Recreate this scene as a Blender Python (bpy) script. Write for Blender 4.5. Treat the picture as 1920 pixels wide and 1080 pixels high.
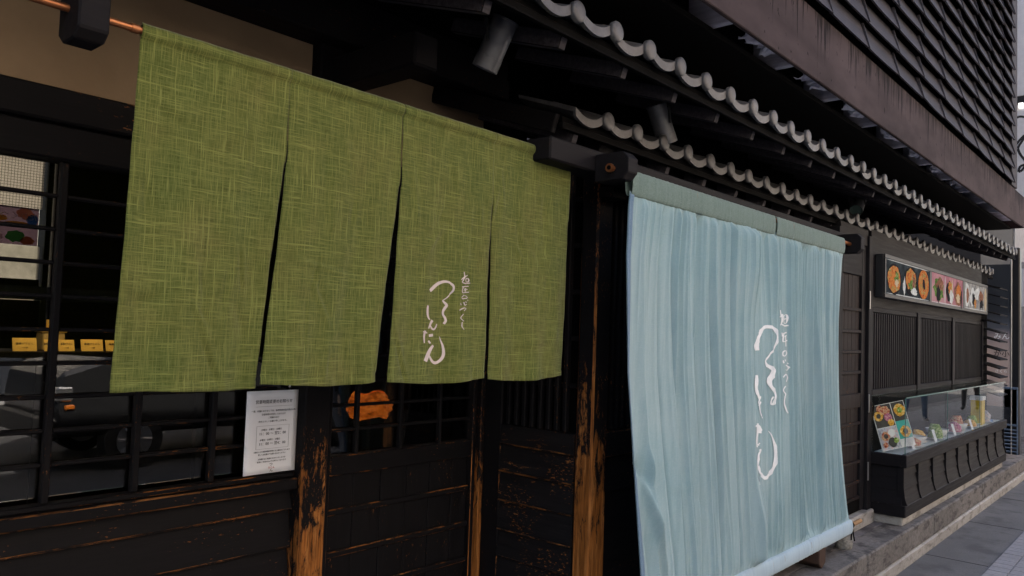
import bpy, bmesh, math, random
import numpy as np
from mathutils import Vector, Matrix

for _o in list(bpy.data.objects):
    bpy.data.objects.remove(_o)
SC = bpy.context.scene
COL = SC.collection
rnd = random.Random(7)
R = math.radians

# ---------------------------------------------------------------- camera
EYE = 1.55
def camera():
    yaw, pitch, roll = R(41.4576), R(2.88931), R(-1.98627)
    f = Vector((math.cos(yaw)*math.cos(pitch), math.sin(yaw)*math.cos(pitch), math.sin(pitch)))
    r = Vector((math.sin(yaw), -math.cos(yaw), 0))
    d = f.cross(r)
    c, s = math.cos(roll), math.sin(roll)
    r2, d2 = c*r + s*d, -s*r + c*d
    m = Matrix((r2, -d2, -f)).transposed().to_4x4()
    m.translation = (0, 0, EYE)
    cam = bpy.data.cameras.new('camera'); o = bpy.data.objects.new('camera', cam)
    COL.objects.link(o); o.matrix_world = m
    cam.sensor_width = 36; cam.lens = 36*1454.64/1920
    cam.clip_start = .05; cam.clip_end = 800
    SC.camera = o
camera()

# ---------------------------------------------------------------- sky, sun, exposure
SUN_EL, SUN_AZ = R(54), R(15)          # sun stands behind the shop, clockwise from +Y
w = bpy.data.worlds.new('World'); SC.world = w; w.use_nodes = True
nt = w.node_tree; nt.nodes.clear()
sky = nt.nodes.new('ShaderNodeTexSky'); sky.sky_type = 'NISHITA'; sky.sun_disc = False
sky.sun_elevation = SUN_EL; sky.sun_rotation = SUN_AZ; sky.air_density = 1.0; sky.dust_density = 4.0
bg = nt.nodes.new('ShaderNodeBackground'); bg.inputs['Strength'].default_value = .11
wo = nt.nodes.new('ShaderNodeOutputWorld')
nt.links.new(sky.outputs[0], bg.inputs[0]); nt.links.new(bg.outputs[0], wo.inputs[0])
sl = bpy.data.lights.new('sun', 'SUN'); sl.energy = 5.0; sl.angle = R(.5); sl.color = (1, .95, .87)
so = bpy.data.objects.new('sun', sl); COL.objects.link(so)
sd = Vector((math.sin(SUN_AZ)*math.cos(SUN_EL), math.cos(SUN_AZ)*math.cos(SUN_EL), math.sin(SUN_EL)))
so.rotation_euler = sd.to_track_quat('Z', 'Y').to_euler(); so.location = (0, 12, 20)
SC.view_settings.view_transform = 'Standard'; SC.view_settings.look = 'None'
SC.view_settings.gamma = 1; SC.view_settings.use_curve_mapping = False
SC.view_settings.exposure = 2.2
SC.view_settings.use_white_balance = True; SC.view_settings.white_balance_temperature = 6900; SC.view_settings.white_balance_tint = 14
SC.render.engine = 'CYCLES'
SC.cycles.use_denoising = True
SC.cycles.max_bounces = 8; SC.cycles.transparent_max_bounces = 12
SC.cycles.sample_clamp_indirect = 2.5
SC.cycles.caustics_reflective = False; SC.cycles.caustics_refractive = False

# ---------------------------------------------------------------- helpers
WL = {}
def link(o, parent=None, loc=(0, 0, 0)):
    COL.objects.link(o)
    loc = Vector(loc); WL[o.name] = loc
    if parent is not None:
        o.parent = parent; o.location = loc - WL[parent.name]
    else:
        o.location = loc
    return o
def tag(o, label=None, cat=None, group=None, kind=None):
    if label: o['label'] = label
    if cat: o['category'] = cat
    if group: o['group'] = group
    if kind: o['kind'] = kind
    return o
def thing(name, loc, label, cat, group=None):
    o = bpy.data.objects.new(name, None); o.empty_display_size = .1
    link(o, None, loc)
    return tag(o, label, cat, group)
def part_root(name, parent, loc):
    o = bpy.data.objects.new(name, None); o.empty_display_size = .05
    return link(o, parent, loc)
def mats_on(me, mats):
    for m in (mats if isinstance(mats, (list, tuple)) else [mats]): me.materials.append(m)
def from_bm(name, bm, mats, parent=None, loc=(0, 0, 0), smooth=False, shift=True):
    """bm in world coordinates; origin moved to loc"""
    me = bpy.data.meshes.new(name)
    if shift: bmesh.ops.translate(bm, verts=bm.verts, vec=-Vector(loc))
    bmesh.ops.recalc_face_normals(bm, faces=bm.faces)
    bm.to_mesh(me); bm.free(); mats_on(me, mats)
    if smooth:
        for p in me.polygons: p.use_smooth = True
    return link(bpy.data.objects.new(name, me), parent, loc)
BOXC = {}
def box_mesh(sx, sy, sz, mats, bev, edge):
    ms = list(mats) if isinstance(mats, (list, tuple)) else [mats]
    key = (round(sx, 4), round(sy, 4), round(sz, 4), bev, tuple(m.name for m in ms), edge)
    if key in BOXC: return BOXC[key]
    bm = bmesh.new(); bmesh.ops.create_cube(bm, size=1)
    for v in bm.verts: v.co = Vector((v.co.x*sx, v.co.y*sy, v.co.z*sz))
    if bev:
        b = min(bev, sx*.3, sy*.3, sz*.3)
        orig = set(f for f in bm.faces)
        res = bmesh.ops.bevel(bm, geom=list(bm.edges), offset=b, segments=1, affect='EDGES', profile=.5)
        if edge:
            for f in bm.faces:
                n = f.normal
                if max(abs(n.x), abs(n.y), abs(n.z)) < .98: f.material_index = 1
    me = bpy.data.meshes.new('box'); bm.to_mesh(me); bm.free(); mats_on(me, ms)
    BOXC[key] = me
    return me
def box(name, x0, x1, y0, y1, z0, z1, mats, parent=None, bev=.003, rot=None):
    edge = isinstance(mats, (list, tuple)) and len(mats) > 1
    me = box_mesh(x1-x0, y1-y0, z1-z0, mats, bev, edge)
    o = bpy.data.objects.new(name, me)
    link(o, parent, ((x0+x1)/2, (y0+y1)/2, (z0+z1)/2))
    if rot: o.rotation_euler = rot
    return o
def prism(name, pts, axis, a0, a1, mats, parent=None, bev=0):
    """polygon pts extruded along an axis; pts in the other two axes in order"""
    bm = bmesh.new()
    def mk(p, a):
        if axis == 'x': return (a, p[0], p[1])
        if axis == 'y': return (p[0], a, p[1])
        return (p[0], p[1], a)
    A = [bm.verts.new(mk(p, a0)) for p in pts]; B = [bm.verts.new(mk(p, a1)) for p in pts]
    n = len(pts)
    bm.faces.new(A); bm.faces.new(B[::-1])
    for i in range(n): bm.faces.new((A[i], B[i], B[(i+1) % n], A[(i+1) % n]))
    bmesh.ops.recalc_face_normals(bm, faces=bm.faces)
    if bev: bmesh.ops.bevel(bm, geom=list(bm.edges), offset=bev, segments=1, affect='EDGES')
    c = sum((v.co for v in bm.verts), Vector())/len(bm.verts)
    return from_bm(name, bm, mats, parent, c)
def tube_bm(bm, p, q, r, n=16, r2=None, caps=True):
    p, q = Vector(p), Vector(q); d = (q-p); L = d.length
    m = Matrix.Translation((p+q)/2) @ d.to_track_quat('Z', 'Y').to_matrix().to_4x4()
    bmesh.ops.create_cone(bm, cap_ends=caps, segments=n, radius1=r, radius2=r if r2 is None else r2, depth=L, matrix=m)
def smooth_sides(o, ang=R(40)):
    for p in o.data.polygons: p.use_smooth = True
    try: o.data.set_sharp_from_angle(angle=ang)
    except Exception: pass
def tube(name, p, q, r, mats, parent=None, n=20, r2=None):
    bm = bmesh.new(); tube_bm(bm, p, q, r, n, r2)
    o = from_bm(name, bm, mats, parent, (Vector(p)+Vector(q))/2); smooth_sides(o)
    return o
def grid_obj(name, X, Y, Z, mats, parent=None, loc=(0, 0, 0), smooth=True, thick=0):
    nr, nc = X.shape
    V = np.stack([X, Y, Z], -1).reshape(-1, 3) - np.array(loc)
    idx = np.arange(nr*nc).reshape(nr, nc)
    F = np.stack([idx[:-1, :-1], idx[1:, :-1], idx[1:, 1:], idx[:-1, 1:]], -1).reshape(-1, 4)
    me = bpy.data.meshes.new(name); me.from_pydata(V.tolist(), [], F.tolist()); mats_on(me, mats)
    if smooth: me.polygons.foreach_set('use_smooth', [True]*len(me.polygons))
    o = link(bpy.data.objects.new(name, me), parent, loc)
    if thick:
        s = o.modifiers.new('thickness', 'SOLIDIFY'); s.thickness = thick; s.offset = 0
    return o
def scratch_mesh(o):
    """evaluated mesh of a loose object, made in an empty scratch scene so that the big scene is not re-evaluated"""
    s2 = bpy.data.scenes.new('scratch'); s2.collection.objects.link(o)
    with bpy.context.temp_override(scene=s2, view_layer=s2.view_layers[0]):
        dg = bpy.context.evaluated_depsgraph_get()
        me = bpy.data.meshes.new_from_object(o.evaluated_get(dg))
    bpy.data.objects.remove(o); bpy.data.scenes.remove(s2)
    return me
def text(name, body, size, mat, parent, loc, rot, ext=.0006, align='CENTER', sx=1.0):
    cu = bpy.data.curves.new('t', 'FONT'); cu.body = body; cu.size = size; cu.extrude = ext
    cu.align_x = align; cu.align_y = 'CENTER'; cu.resolution_u = 2
    me = scratch_mesh(bpy.data.objects.new('t', cu))
    me.materials.clear(); me.materials.append(mat)
    o = link(bpy.data.objects.new(name, me), parent, loc)
    o.rotation_euler = rot; o.scale = (sx, 1, 1)
    return o

# ---------------------------------------------------------------- materials
class N:
    def __init__(s, name):
        s.m = bpy.data.materials.new(name); s.m.use_nodes = True
        s.t = s.m.node_tree; s.b = s.t.nodes['Principled BSDF']; s.out = s.t.nodes['Material Output']
    def n(s, typ, **kw):
        x = s.t.nodes.new('ShaderNode'+typ)
        for k, v in kw.items(): setattr(x, k, v)
        return x
    def l(s, a, b): s.t.links.new(a, b)
    def pos(s, scale=(1, 1, 1), rot=(0, 0, 0)):
        g = s.n('NewGeometry'); m = s.n('Mapping')
        m.inputs['Scale'].default_value = scale; m.inputs['Rotation'].default_value = rot
        s.l(g.outputs['Position'], m.inputs[0]); return m.outputs[0]
    def noise(s, vec, scale, detail=4, rough=.55, dist=0):
        x = s.n('TexNoise'); x.inputs['Scale'].default_value = scale; x.inputs['Detail'].default_value = detail
        x.inputs['Roughness'].default_value = rough; x.inputs['Distortion'].default_value = dist
        s.l(vec, x.inputs['Vector']); return x.outputs['Fac']
    def ramp(s, fac, stops):
        r = s.n('ValToRGB'); e = r.color_ramp.elements
        while len(e) < len(stops): e.new(.5)
        for el, (p, c) in zip(e, stops):
            el.position = p; el.color = (c if isinstance(c, tuple) else (c, c, c)) + (1,)
        s.l(fac, r.inputs[0]); return r.outputs[0]
    def mix(s, fac, a, b, mode='MIX'):
        x = s.n('Mix'); x.data_type = 'RGBA'; x.blend_type = mode
        for i, v in ((0, fac), (6, a), (7, b)):
            if isinstance(v, (int, float)): x.inputs[i].default_value = v
            elif isinstance(v, tuple): x.inputs[i].default_value = v + (1,)
            else: s.l(v, x.inputs[i])
        return x.outputs[2]
    def math(s, op, a, b=0.0, clamp=False):
        x = s.n('Math'); x.operation = op; x.use_clamp = clamp
        for i, v in enumerate((a, b)):
            if isinstance(v, (int, float)): x.inputs[i].default_value = v
            else: s.l(v, x.inputs[i])
        return x.outputs[0]
    def bump(s, h, strength=.3, dist=.002):
        x = s.n('Bump'); x.inputs['Strength'].default_value = strength; x.inputs['Distance'].default_value = dist
        s.l(h, x.inputs['Height']); s.l(x.outputs[0], s.b.inputs['Normal'])
    def set(s, col=None, rough=None, metal=None, spec=None):
        for k, v in (('Base Color', col), ('Roughness', rough), ('Metallic', metal), ('Specular IOR Level', spec)):
            if v is None: continue
            if isinstance(v, tuple): s.b.inputs[k].default_value = v + (1,)
            elif isinstance(v, (int, float)): s.b.inputs[k].default_value = v
            else: s.l(v, s.b.inputs[k])
        return s
def plain(name, col, rough=.6, metal=0, spec=.4, emit=None, var=.12, vs=14):
    k = N(name)
    n = k.noise(k.pos(), vs, 5)
    c0 = tuple(max(0, c*(1-var)) for c in col); c1 = tuple(c*(1+var) for c in col)
    k.set(k.ramp(n, [(.3, c0), (.7, c1)]), rough, metal, spec)
    if emit:
        k.l(k.b.inputs['Base Color'].links[0].from_socket, k.b.inputs['Emission Color'])
        k.b.inputs['Emission Strength'].default_value = emit
    return k.m
ST = {'x': (3, 60, 60), 'y': (60, 3, 60), 'z': (60, 60, 3)}
def wood(name, ax='x', base=(.0042, .0039, .0046), hi=(.0105, .0092, .0102), worn=(.33, .115, .026), wear=-.09, specks=.655, rough=.55, zgrad=None, wornhi=(.58, .26, .085)):
    """stained near-black timber, chipped down to bare wood; wear shifts the share of bare wood"""
    k = N(name)
    g = k.noise(k.pos(ST[ax]), 1.0, 7, .65)
    fine = k.noise(k.pos(tuple(v*2.6 for v in ST[ax])), 1.0, 4, .6)
    base_c = k.mix(k.ramp(fine, [(.35, .5), (.65, 0.)]), k.ramp(g, [(.3, base), (.7, hi)]), base)
    chip = k.noise(k.pos({'x': (9, 30, 30), 'y': (30, 9, 30), 'z': (30, 30, 9)}[ax]), 1.0, 11, .74, .5)
    macro = k.noise(k.pos(), 2.6, 3, .6)
    wn = k.math('ADD', k.math('MULTIPLY', chip, .72), k.math('MULTIPLY', macro, .28))
    if zgrad:                               # bare where people brush past, per metre of height
        sp = k.n('SeparateXYZ'); ge = k.n('NewGeometry'); k.l(ge.outputs['Position'], sp.inputs[0])
        mr = k.n('MapRange'); mr.inputs[1].default_value = zgrad[0]; mr.inputs[2].default_value = zgrad[1]
        mr.inputs[3].default_value = zgrad[2]; mr.inputs[4].default_value = zgrad[3]
        k.l(sp.outputs[2], mr.inputs[0]); wn = k.math('ADD', wn, mr.outputs[0])
    mask = k.ramp(k.math('ADD', wn, wear), [(.575, 0.), (.60, .55), (.65, 1.)])
    sn = k.noise(k.pos({'x': (.35, 1, 1), 'y': (1, .35, 1), 'z': (1, 1, .35)}[ax]), 150, 3, .6)
    sm = k.ramp(sn, [(specks, 0.), (specks+.03, .75)])
    patch = k.ramp(k.noise(k.pos(), 5.5, 3), [(.5, 0.), (.60, 1.)])
    m2 = k.math('MAXIMUM', mask, k.math('MULTIPLY', sm, patch))
    wc = k.mix(k.ramp(fine, [(.38, .75), (.58, 0.)]), k.ramp(g, [(.28, tuple(v*.55 for v in worn)), (.5, worn), (.75, wornhi)]), tuple(v*.28 for v in worn))
    k.set(k.mix(m2, base_c, wc), k.ramp(g, [(.3, rough), (.7, rough+.2)]), 0, .11)
    k.bump(k.math('ADD', k.math('MULTIPLY', fine, .6), k.math('SUBTRACT', g, k.math('MULTIPLY', m2, .5))), .4, .0015)
    return k.m
WX, WY, WZ = wood('stained_wood_x', 'x'), wood('stained_wood_y', 'y'), wood('stained_wood_z', 'z')
EX = wood('rubbed_edge_x', 'x', wear=.0, specks=.6, zgrad=(1.0, 1.35, .05, -.10))
EZ = wood('rubbed_edge_z', 'z', wear=.0, specks=.6, zgrad=(.9, 1.35, .05, -.10))
EY = wood('rubbed_edge_y', 'y', wear=.075, specks=.6, worn=(.22, .085, .024), wornhi=(.42, .20, .075))
EH = wood('bare_edge_x', 'x', wear=.105, specks=.55, worn=(.22, .085, .024), wornhi=(.42, .20, .075))
EZW = wood('bare_edge_z', 'z', wear=.0, specks=.55, zgrad=(.6, 1.7, .22, -.18))
EG = wood('greyed_edge_x', 'x', base=(.02, .018, .019), hi=(.045, .04, .042), worn=(.15, .14, .14), wornhi=(.28, .265, .26), wear=.0)
POSTW = wood('scuffed_post', 'z', wear=.0, zgrad=(.50, 1.40, .20, -.09), specks=.62)
POSTC = wood('scuffed_corner_post', 'z', wear=.0, zgrad=(.6, 1.80, .18, -.085), specks=.62)
POSTB = wood('bare_post_edge', 'z', wear=.0, zgrad=(.9, 2.1, .30, .0), specks=.5)
BOARDW = wood('scuffed_board', 'y', base=(.006, .0055, .006), hi=(.016, .014, .0145), wear=-.025, specks=.60)
BLK = plain('black_stain', (.003, .0028, .0028), .85, spec=.05)
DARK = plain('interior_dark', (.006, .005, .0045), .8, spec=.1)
WALLG = wood('grey_black_board', 'x', base=(.007, .0063, .0070), hi=(.017, .0147, .016), specks=.9)
WALLZ = wood('grey_black_stick', 'z', base=(.008, .0074, .0082), hi=(.019, .017, .0185), specks=.86)
BROWNB = wood('brown_black_panel', 'z', base=(.012, .0085, .0085), hi=(.026, .018, .0175), specks=.85, wear=-.09)
CLAP = wood('weathered_clapboard', 'x', base=(.026, .024, .028), hi=(.088, .080, .090), worn=(.10, .09, .09), wornhi=(.14, .125, .125), specks=.8, rough=.6)
JOIST = wood('pale_joist', 'y', base=(.42, .41, .48), hi=(.72, .70, .78), worn=(.08, .07, .08), wornhi=(.12, .1, .1), wear=-.06)
def m_plaster():
    k = N('ochre_plaster'); n = k.noise(k.pos(), 3, 6); f = k.noise(k.pos(), 90, 4)
    k.set(k.ramp(n, [(.3, (.24, .165, .10)), (.7, (.33, .235, .145))]), .9, 0, .1); k.bump(f, .3, .002); return k.m
PLASTER = m_plaster()
def m_tile():
    k = N('smoked_roof_tile'); n = k.noise(k.pos(), 9, 6); f = k.noise(k.pos((1, 1, 1)), 120, 3)
    oi = k.n('ObjectInfo'); tone = k.ramp(oi.outputs['Random'], [(0., .40), (.5, .70), (1., .88)])
    dirt = k.ramp(k.noise(k.pos((1, 1, 1)), 28, 6, .7), [(.45, 0.), (.65, .7)])
    c = k.ramp(n, [(.3, (.070, .069, .073)), (.7, (.128, .126, .132))])
    c = k.mix(dirt, c, (.05, .045, .044)); c = k.mix(1.0, c, tone, 'MULTIPLY')
    k.set(c, .45, 0, .45)
    k.bump(f, .2, .001); return k.m
TILE = m_tile()
def m_band():
    k = N('weathered_band'); n = k.noise(k.pos((.6, 1, 1.5)), 3, 6)
    base = k.ramp(n, [(.3, (.036, .026, .027)), (.7, (.080, .059, .061))])
    drip = k.noise(k.pos((30, 1, 1.6)), 1, 8, .7)
    sp = k.n('SeparateXYZ'); ge = k.n('NewGeometry'); k.l(ge.outputs['Position'], sp.inputs[0])
    mr = k.n('MapRange'); mr.inputs[1].default_value = 2.86; mr.inputs[2].default_value = 3.12; mr.inputs[3].default_value = -.14; mr.inputs[4].default_value = .05
    k.l(sp.outputs[2], mr.inputs[0])
    dm = k.ramp(k.math('ADD', drip, mr.outputs[0]), [(.50, 0.), (.56, .9)])
    spot = k.ramp(k.noise(k.pos((1, 1, .7)), 26, 3, .6), [(.655, 0.), (.69, .85)])
    c = k.mix(k.math('MAXIMUM', dm, spot), base, (.008, .006, .007))
    k.set(c, .8, 0, .08); k.bump(n, .2, .003); return k.m
BAND = m_band()
def m_copper():
    k = N('copper_pipe'); n = k.noise(k.pos((6, 40, 40)), 1, 5)
    k.set(k.ramp(n, [(.3, (.30, .10, .04)), (.7, (.55, .22, .09))]), .38, .85, .5); return k.m
COPPER = m_copper()
def m_linen():
    k = N('green_slub_linen')
    d = k.noise(k.pos((1, .2, 1)), 7, 2); 
    v1 = k.noise(k.pos((330, .2, 9)), 1, 3, .6); v2 = k.noise(k.pos((150, .2, 4)), 1, 3, .6); v3 = k.noise(k.pos((620, .2, 24)), 1, 2, .6)
    h1 = k.noise(k.pos((9, .2, 330)), 1, 3, .6); h2 = k.noise(k.pos((4, .2, 150)), 1, 3, .6); h3 = k.noise(k.pos((24, .2, 620)), 1, 2, .6)
    vt = k.math('MAXIMUM', k.ramp(v1, [(.58, 0.), (.66, 1.)]), k.ramp(v2, [(.60, 0.), (.70, .55)]))
    ht = k.math('MAXIMUM', k.ramp(h1, [(.58, 0.), (.66, 1.)]), k.ramp(h2, [(.60, 0.), (.70, .55)]))
    wv = k.math('MAXIMUM', k.ramp(v3, [(.50, 0.), (.68, .7)]), k.ramp(h3, [(.50, 0.), (.68, .7)]))
    th = k.math('MAXIMUM', k.math('MAXIMUM', vt, ht), wv)
    dk = k.math('MAXIMUM', k.ramp(v1, [(.30, 1.), (.46, 0.)]), k.ramp(h1, [(.30, 1.), (.46, 0.)]))
    base = k.ramp(d, [(.3, (.112, .140, .032)), (.52, (.138, .154, .036)), (.72, (.156, .155, .042))])
    c = k.mix(k.math('MULTIPLY', dk, .6), base, (.055, .075, .016))
    c = k.mix(k.math('MULTIPLY', th, .54), c, (.40, .425, .125))
    k.set(c, .85, 0, .12)
    k.b.inputs['Sheen Weight'].default_value = .15
    k.bump(k.math('ADD', th, v1), .25, .0008)
    t = k.n('BsdfTranslucent'); k.l(c, t.inputs[0]); mx = k.n('MixShader'); mx.inputs[0].default_value = .32
    k.l(k.b.outputs[0], mx.inputs[1]); k.l(t.outputs[0], mx.inputs[2]); k.l(mx.outputs[0], k.out.inputs[0]); return k.m
LINEN = m_linen()
def m_blue(name, c0, c1, c2, streak=1.0):
    k = N(name)
    st = k.noise(k.pos((60, .1, .5)), 1, 6, .7); cl = k.noise(k.pos((1.1, .3, 1.5)), 1.3, 5, .6)
    we = k.noise(k.pos((700, 700, 60)), 1, 2); wh = k.noise(k.pos((60, 60, 700)), 1, 2)
    base = k.ramp(st, [(.25, c0), (.5, c1), (.78, c2)])
    base = k.mix(k.ramp(cl, [(.47, 0.), (.62, .16*streak)]), base, (.60, .66, .66))
    base = k.mix(k.ramp(cl, [(.36, .22*streak), (.47, 0.)]), base, tuple(v*.72 for v in c0))
    thr = k.math('MAXIMUM', k.ramp(we, [(.5, 0.), (.75, .22)]), k.ramp(wh, [(.5, 0.), (.75, .22)]))
    base = k.mix(thr, base, (.62, .70, .71))
    k.set(base, .9, 0, .08); k.b.inputs['Sheen Weight'].default_value = .2; k.bump(k.math('ADD', we, wh), .25, .0008)
    t = k.n('BsdfTranslucent'); k.l(base, t.inputs[0]); mx = k.n('MixShader'); mx.inputs[0].default_value = .12
    k.l(k.b.outputs[0], mx.inputs[1]); k.l(t.outputs[0], mx.inputs[2]); k.l(mx.outputs[0], k.out.inputs[0])
    return k.m
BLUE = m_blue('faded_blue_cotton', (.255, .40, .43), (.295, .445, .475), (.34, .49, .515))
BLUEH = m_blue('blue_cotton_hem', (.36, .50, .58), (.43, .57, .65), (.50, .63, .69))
BLUES = m_blue('shaded_green_sleeve', (.115, .18, .155), (.145, .215, .185), (.185, .26, .225), .3)  # green-grey sleeve cloth, its shade at the top rod darkened into the colour
BLUEE = m_blue('denim_edge_facing', (.09, .17, .27), (.12, .22, .33), (.17, .27, .38), .2)
INKP = plain('pale_pink_print', (.62, .52, .47), .8, var=.08, vs=60)
INKW = plain('white_print', (.82, .85, .86), .8, var=.05, vs=60)
BLACKINK = plain('black_print', (.02, .02, .022), .8)
REDINK = plain('red_print', (.45, .06, .05), .8)
PAPER = plain('white_paper', (.88, .885, .91), .7, var=.02)
LAMPG = plain('grey_lamp_metal', (.095, .098, .105), .42, .3, .5, var=.25, vs=20)
LAMPK = plain('black_lamp_metal', (.02, .02, .021), .5, .2)
LENS = plain('lamp_lens', (.05, .08, .075), .08, 0, .6)
STEEL = plain('bright_steel', (.5, .5, .5), .3, .9)
def m_glass(name, tint=(.75, .80, .80), base=.06, k_=1.2):
    k = N(name); k.t.nodes.remove(k.b)
    tr = k.n('BsdfTransparent'); tr.inputs[0].default_value = tint + (1,)
    gl = k.n('BsdfGlossy'); gl.inputs['Roughness'].default_value = .006; gl.inputs['Color'].default_value = (1, 1, 1, 1)
    fr = k.n('Fresnel'); fr.inputs[0].default_value = 1.5
    f = k.math('ADD', k.math('MULTIPLY', fr.outputs[0], k_), base, True)
    mx = k.n('MixShader'); k.l(f, mx.inputs[0]); k.l(tr.outputs[0], mx.inputs[1]); k.l(gl.outputs[0], mx.inputs[2])
    k.l(mx.outputs[0], k.out.inputs[0]); return k.m
GLASS = m_glass('window_glass', (.78, .80, .78), .032)
CASEG = m_glass('case_glass', (.95, .97, .96), .01, .26)
GEDGE = plain('green_glass_edge', (.05, .16, .13), .15, 0, .6)
def m_ground(name, c0, c1, sc=60, rough=.85, stain=None):
    k = N(name); n = k.noise(k.pos(), sc, 6, .7); b = k.noise(k.pos(), 1.7, 5)
    c = k.ramp(n, [(.25, c0), (.75, c1)])
    c = k.mix(k.ramp(b, [(.35, .45), (.65, 0.)]), c, tuple(v*.6 for v in c0), 'MIX')
    if stain:
        s = k.noise(k.pos((1, 1, 3)), stain[0], 6, .65); c = k.mix(k.ramp(s, [(.5, 0.), (.62, .8)]), c, stain[1])
    k.set(c, rough, 0, .3); k.bump(n, .4, .002); return k.m
ASPH = m_ground('dark_pavement', (.122, .119, .114), (.215, .210, .202), 90, stain=(2.6, (.088, .086, .083)))
ROADM = m_ground('road_asphalt', (.04, .04, .042), (.075, .074, .076), 110)
KERBM = m_ground('old_kerb_stone', (.10, .090, .080), (.29, .265, .24), 45, stain=(7, (.045, .04, .037)))
KERBT = m_ground('step_stone', (.13, .118, .112), (.25, .228, .222), 40, stain=(5, (.055, .048, .045)))
FOOT = m_ground('pale_concrete', (.34, .315, .28), (.52, .50, .45), 30, stain=(6, (.17, .155, .13)))
PAVER = m_ground('grey_paver', (.24, .238, .245), (.38, .372, .38), 55)
JOINT = plain('dark_joint', (.035, .034, .034), .9)
WHITEP = plain('road_paint', (.7, .7, .68), .8, var=.15, vs=8)

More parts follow.
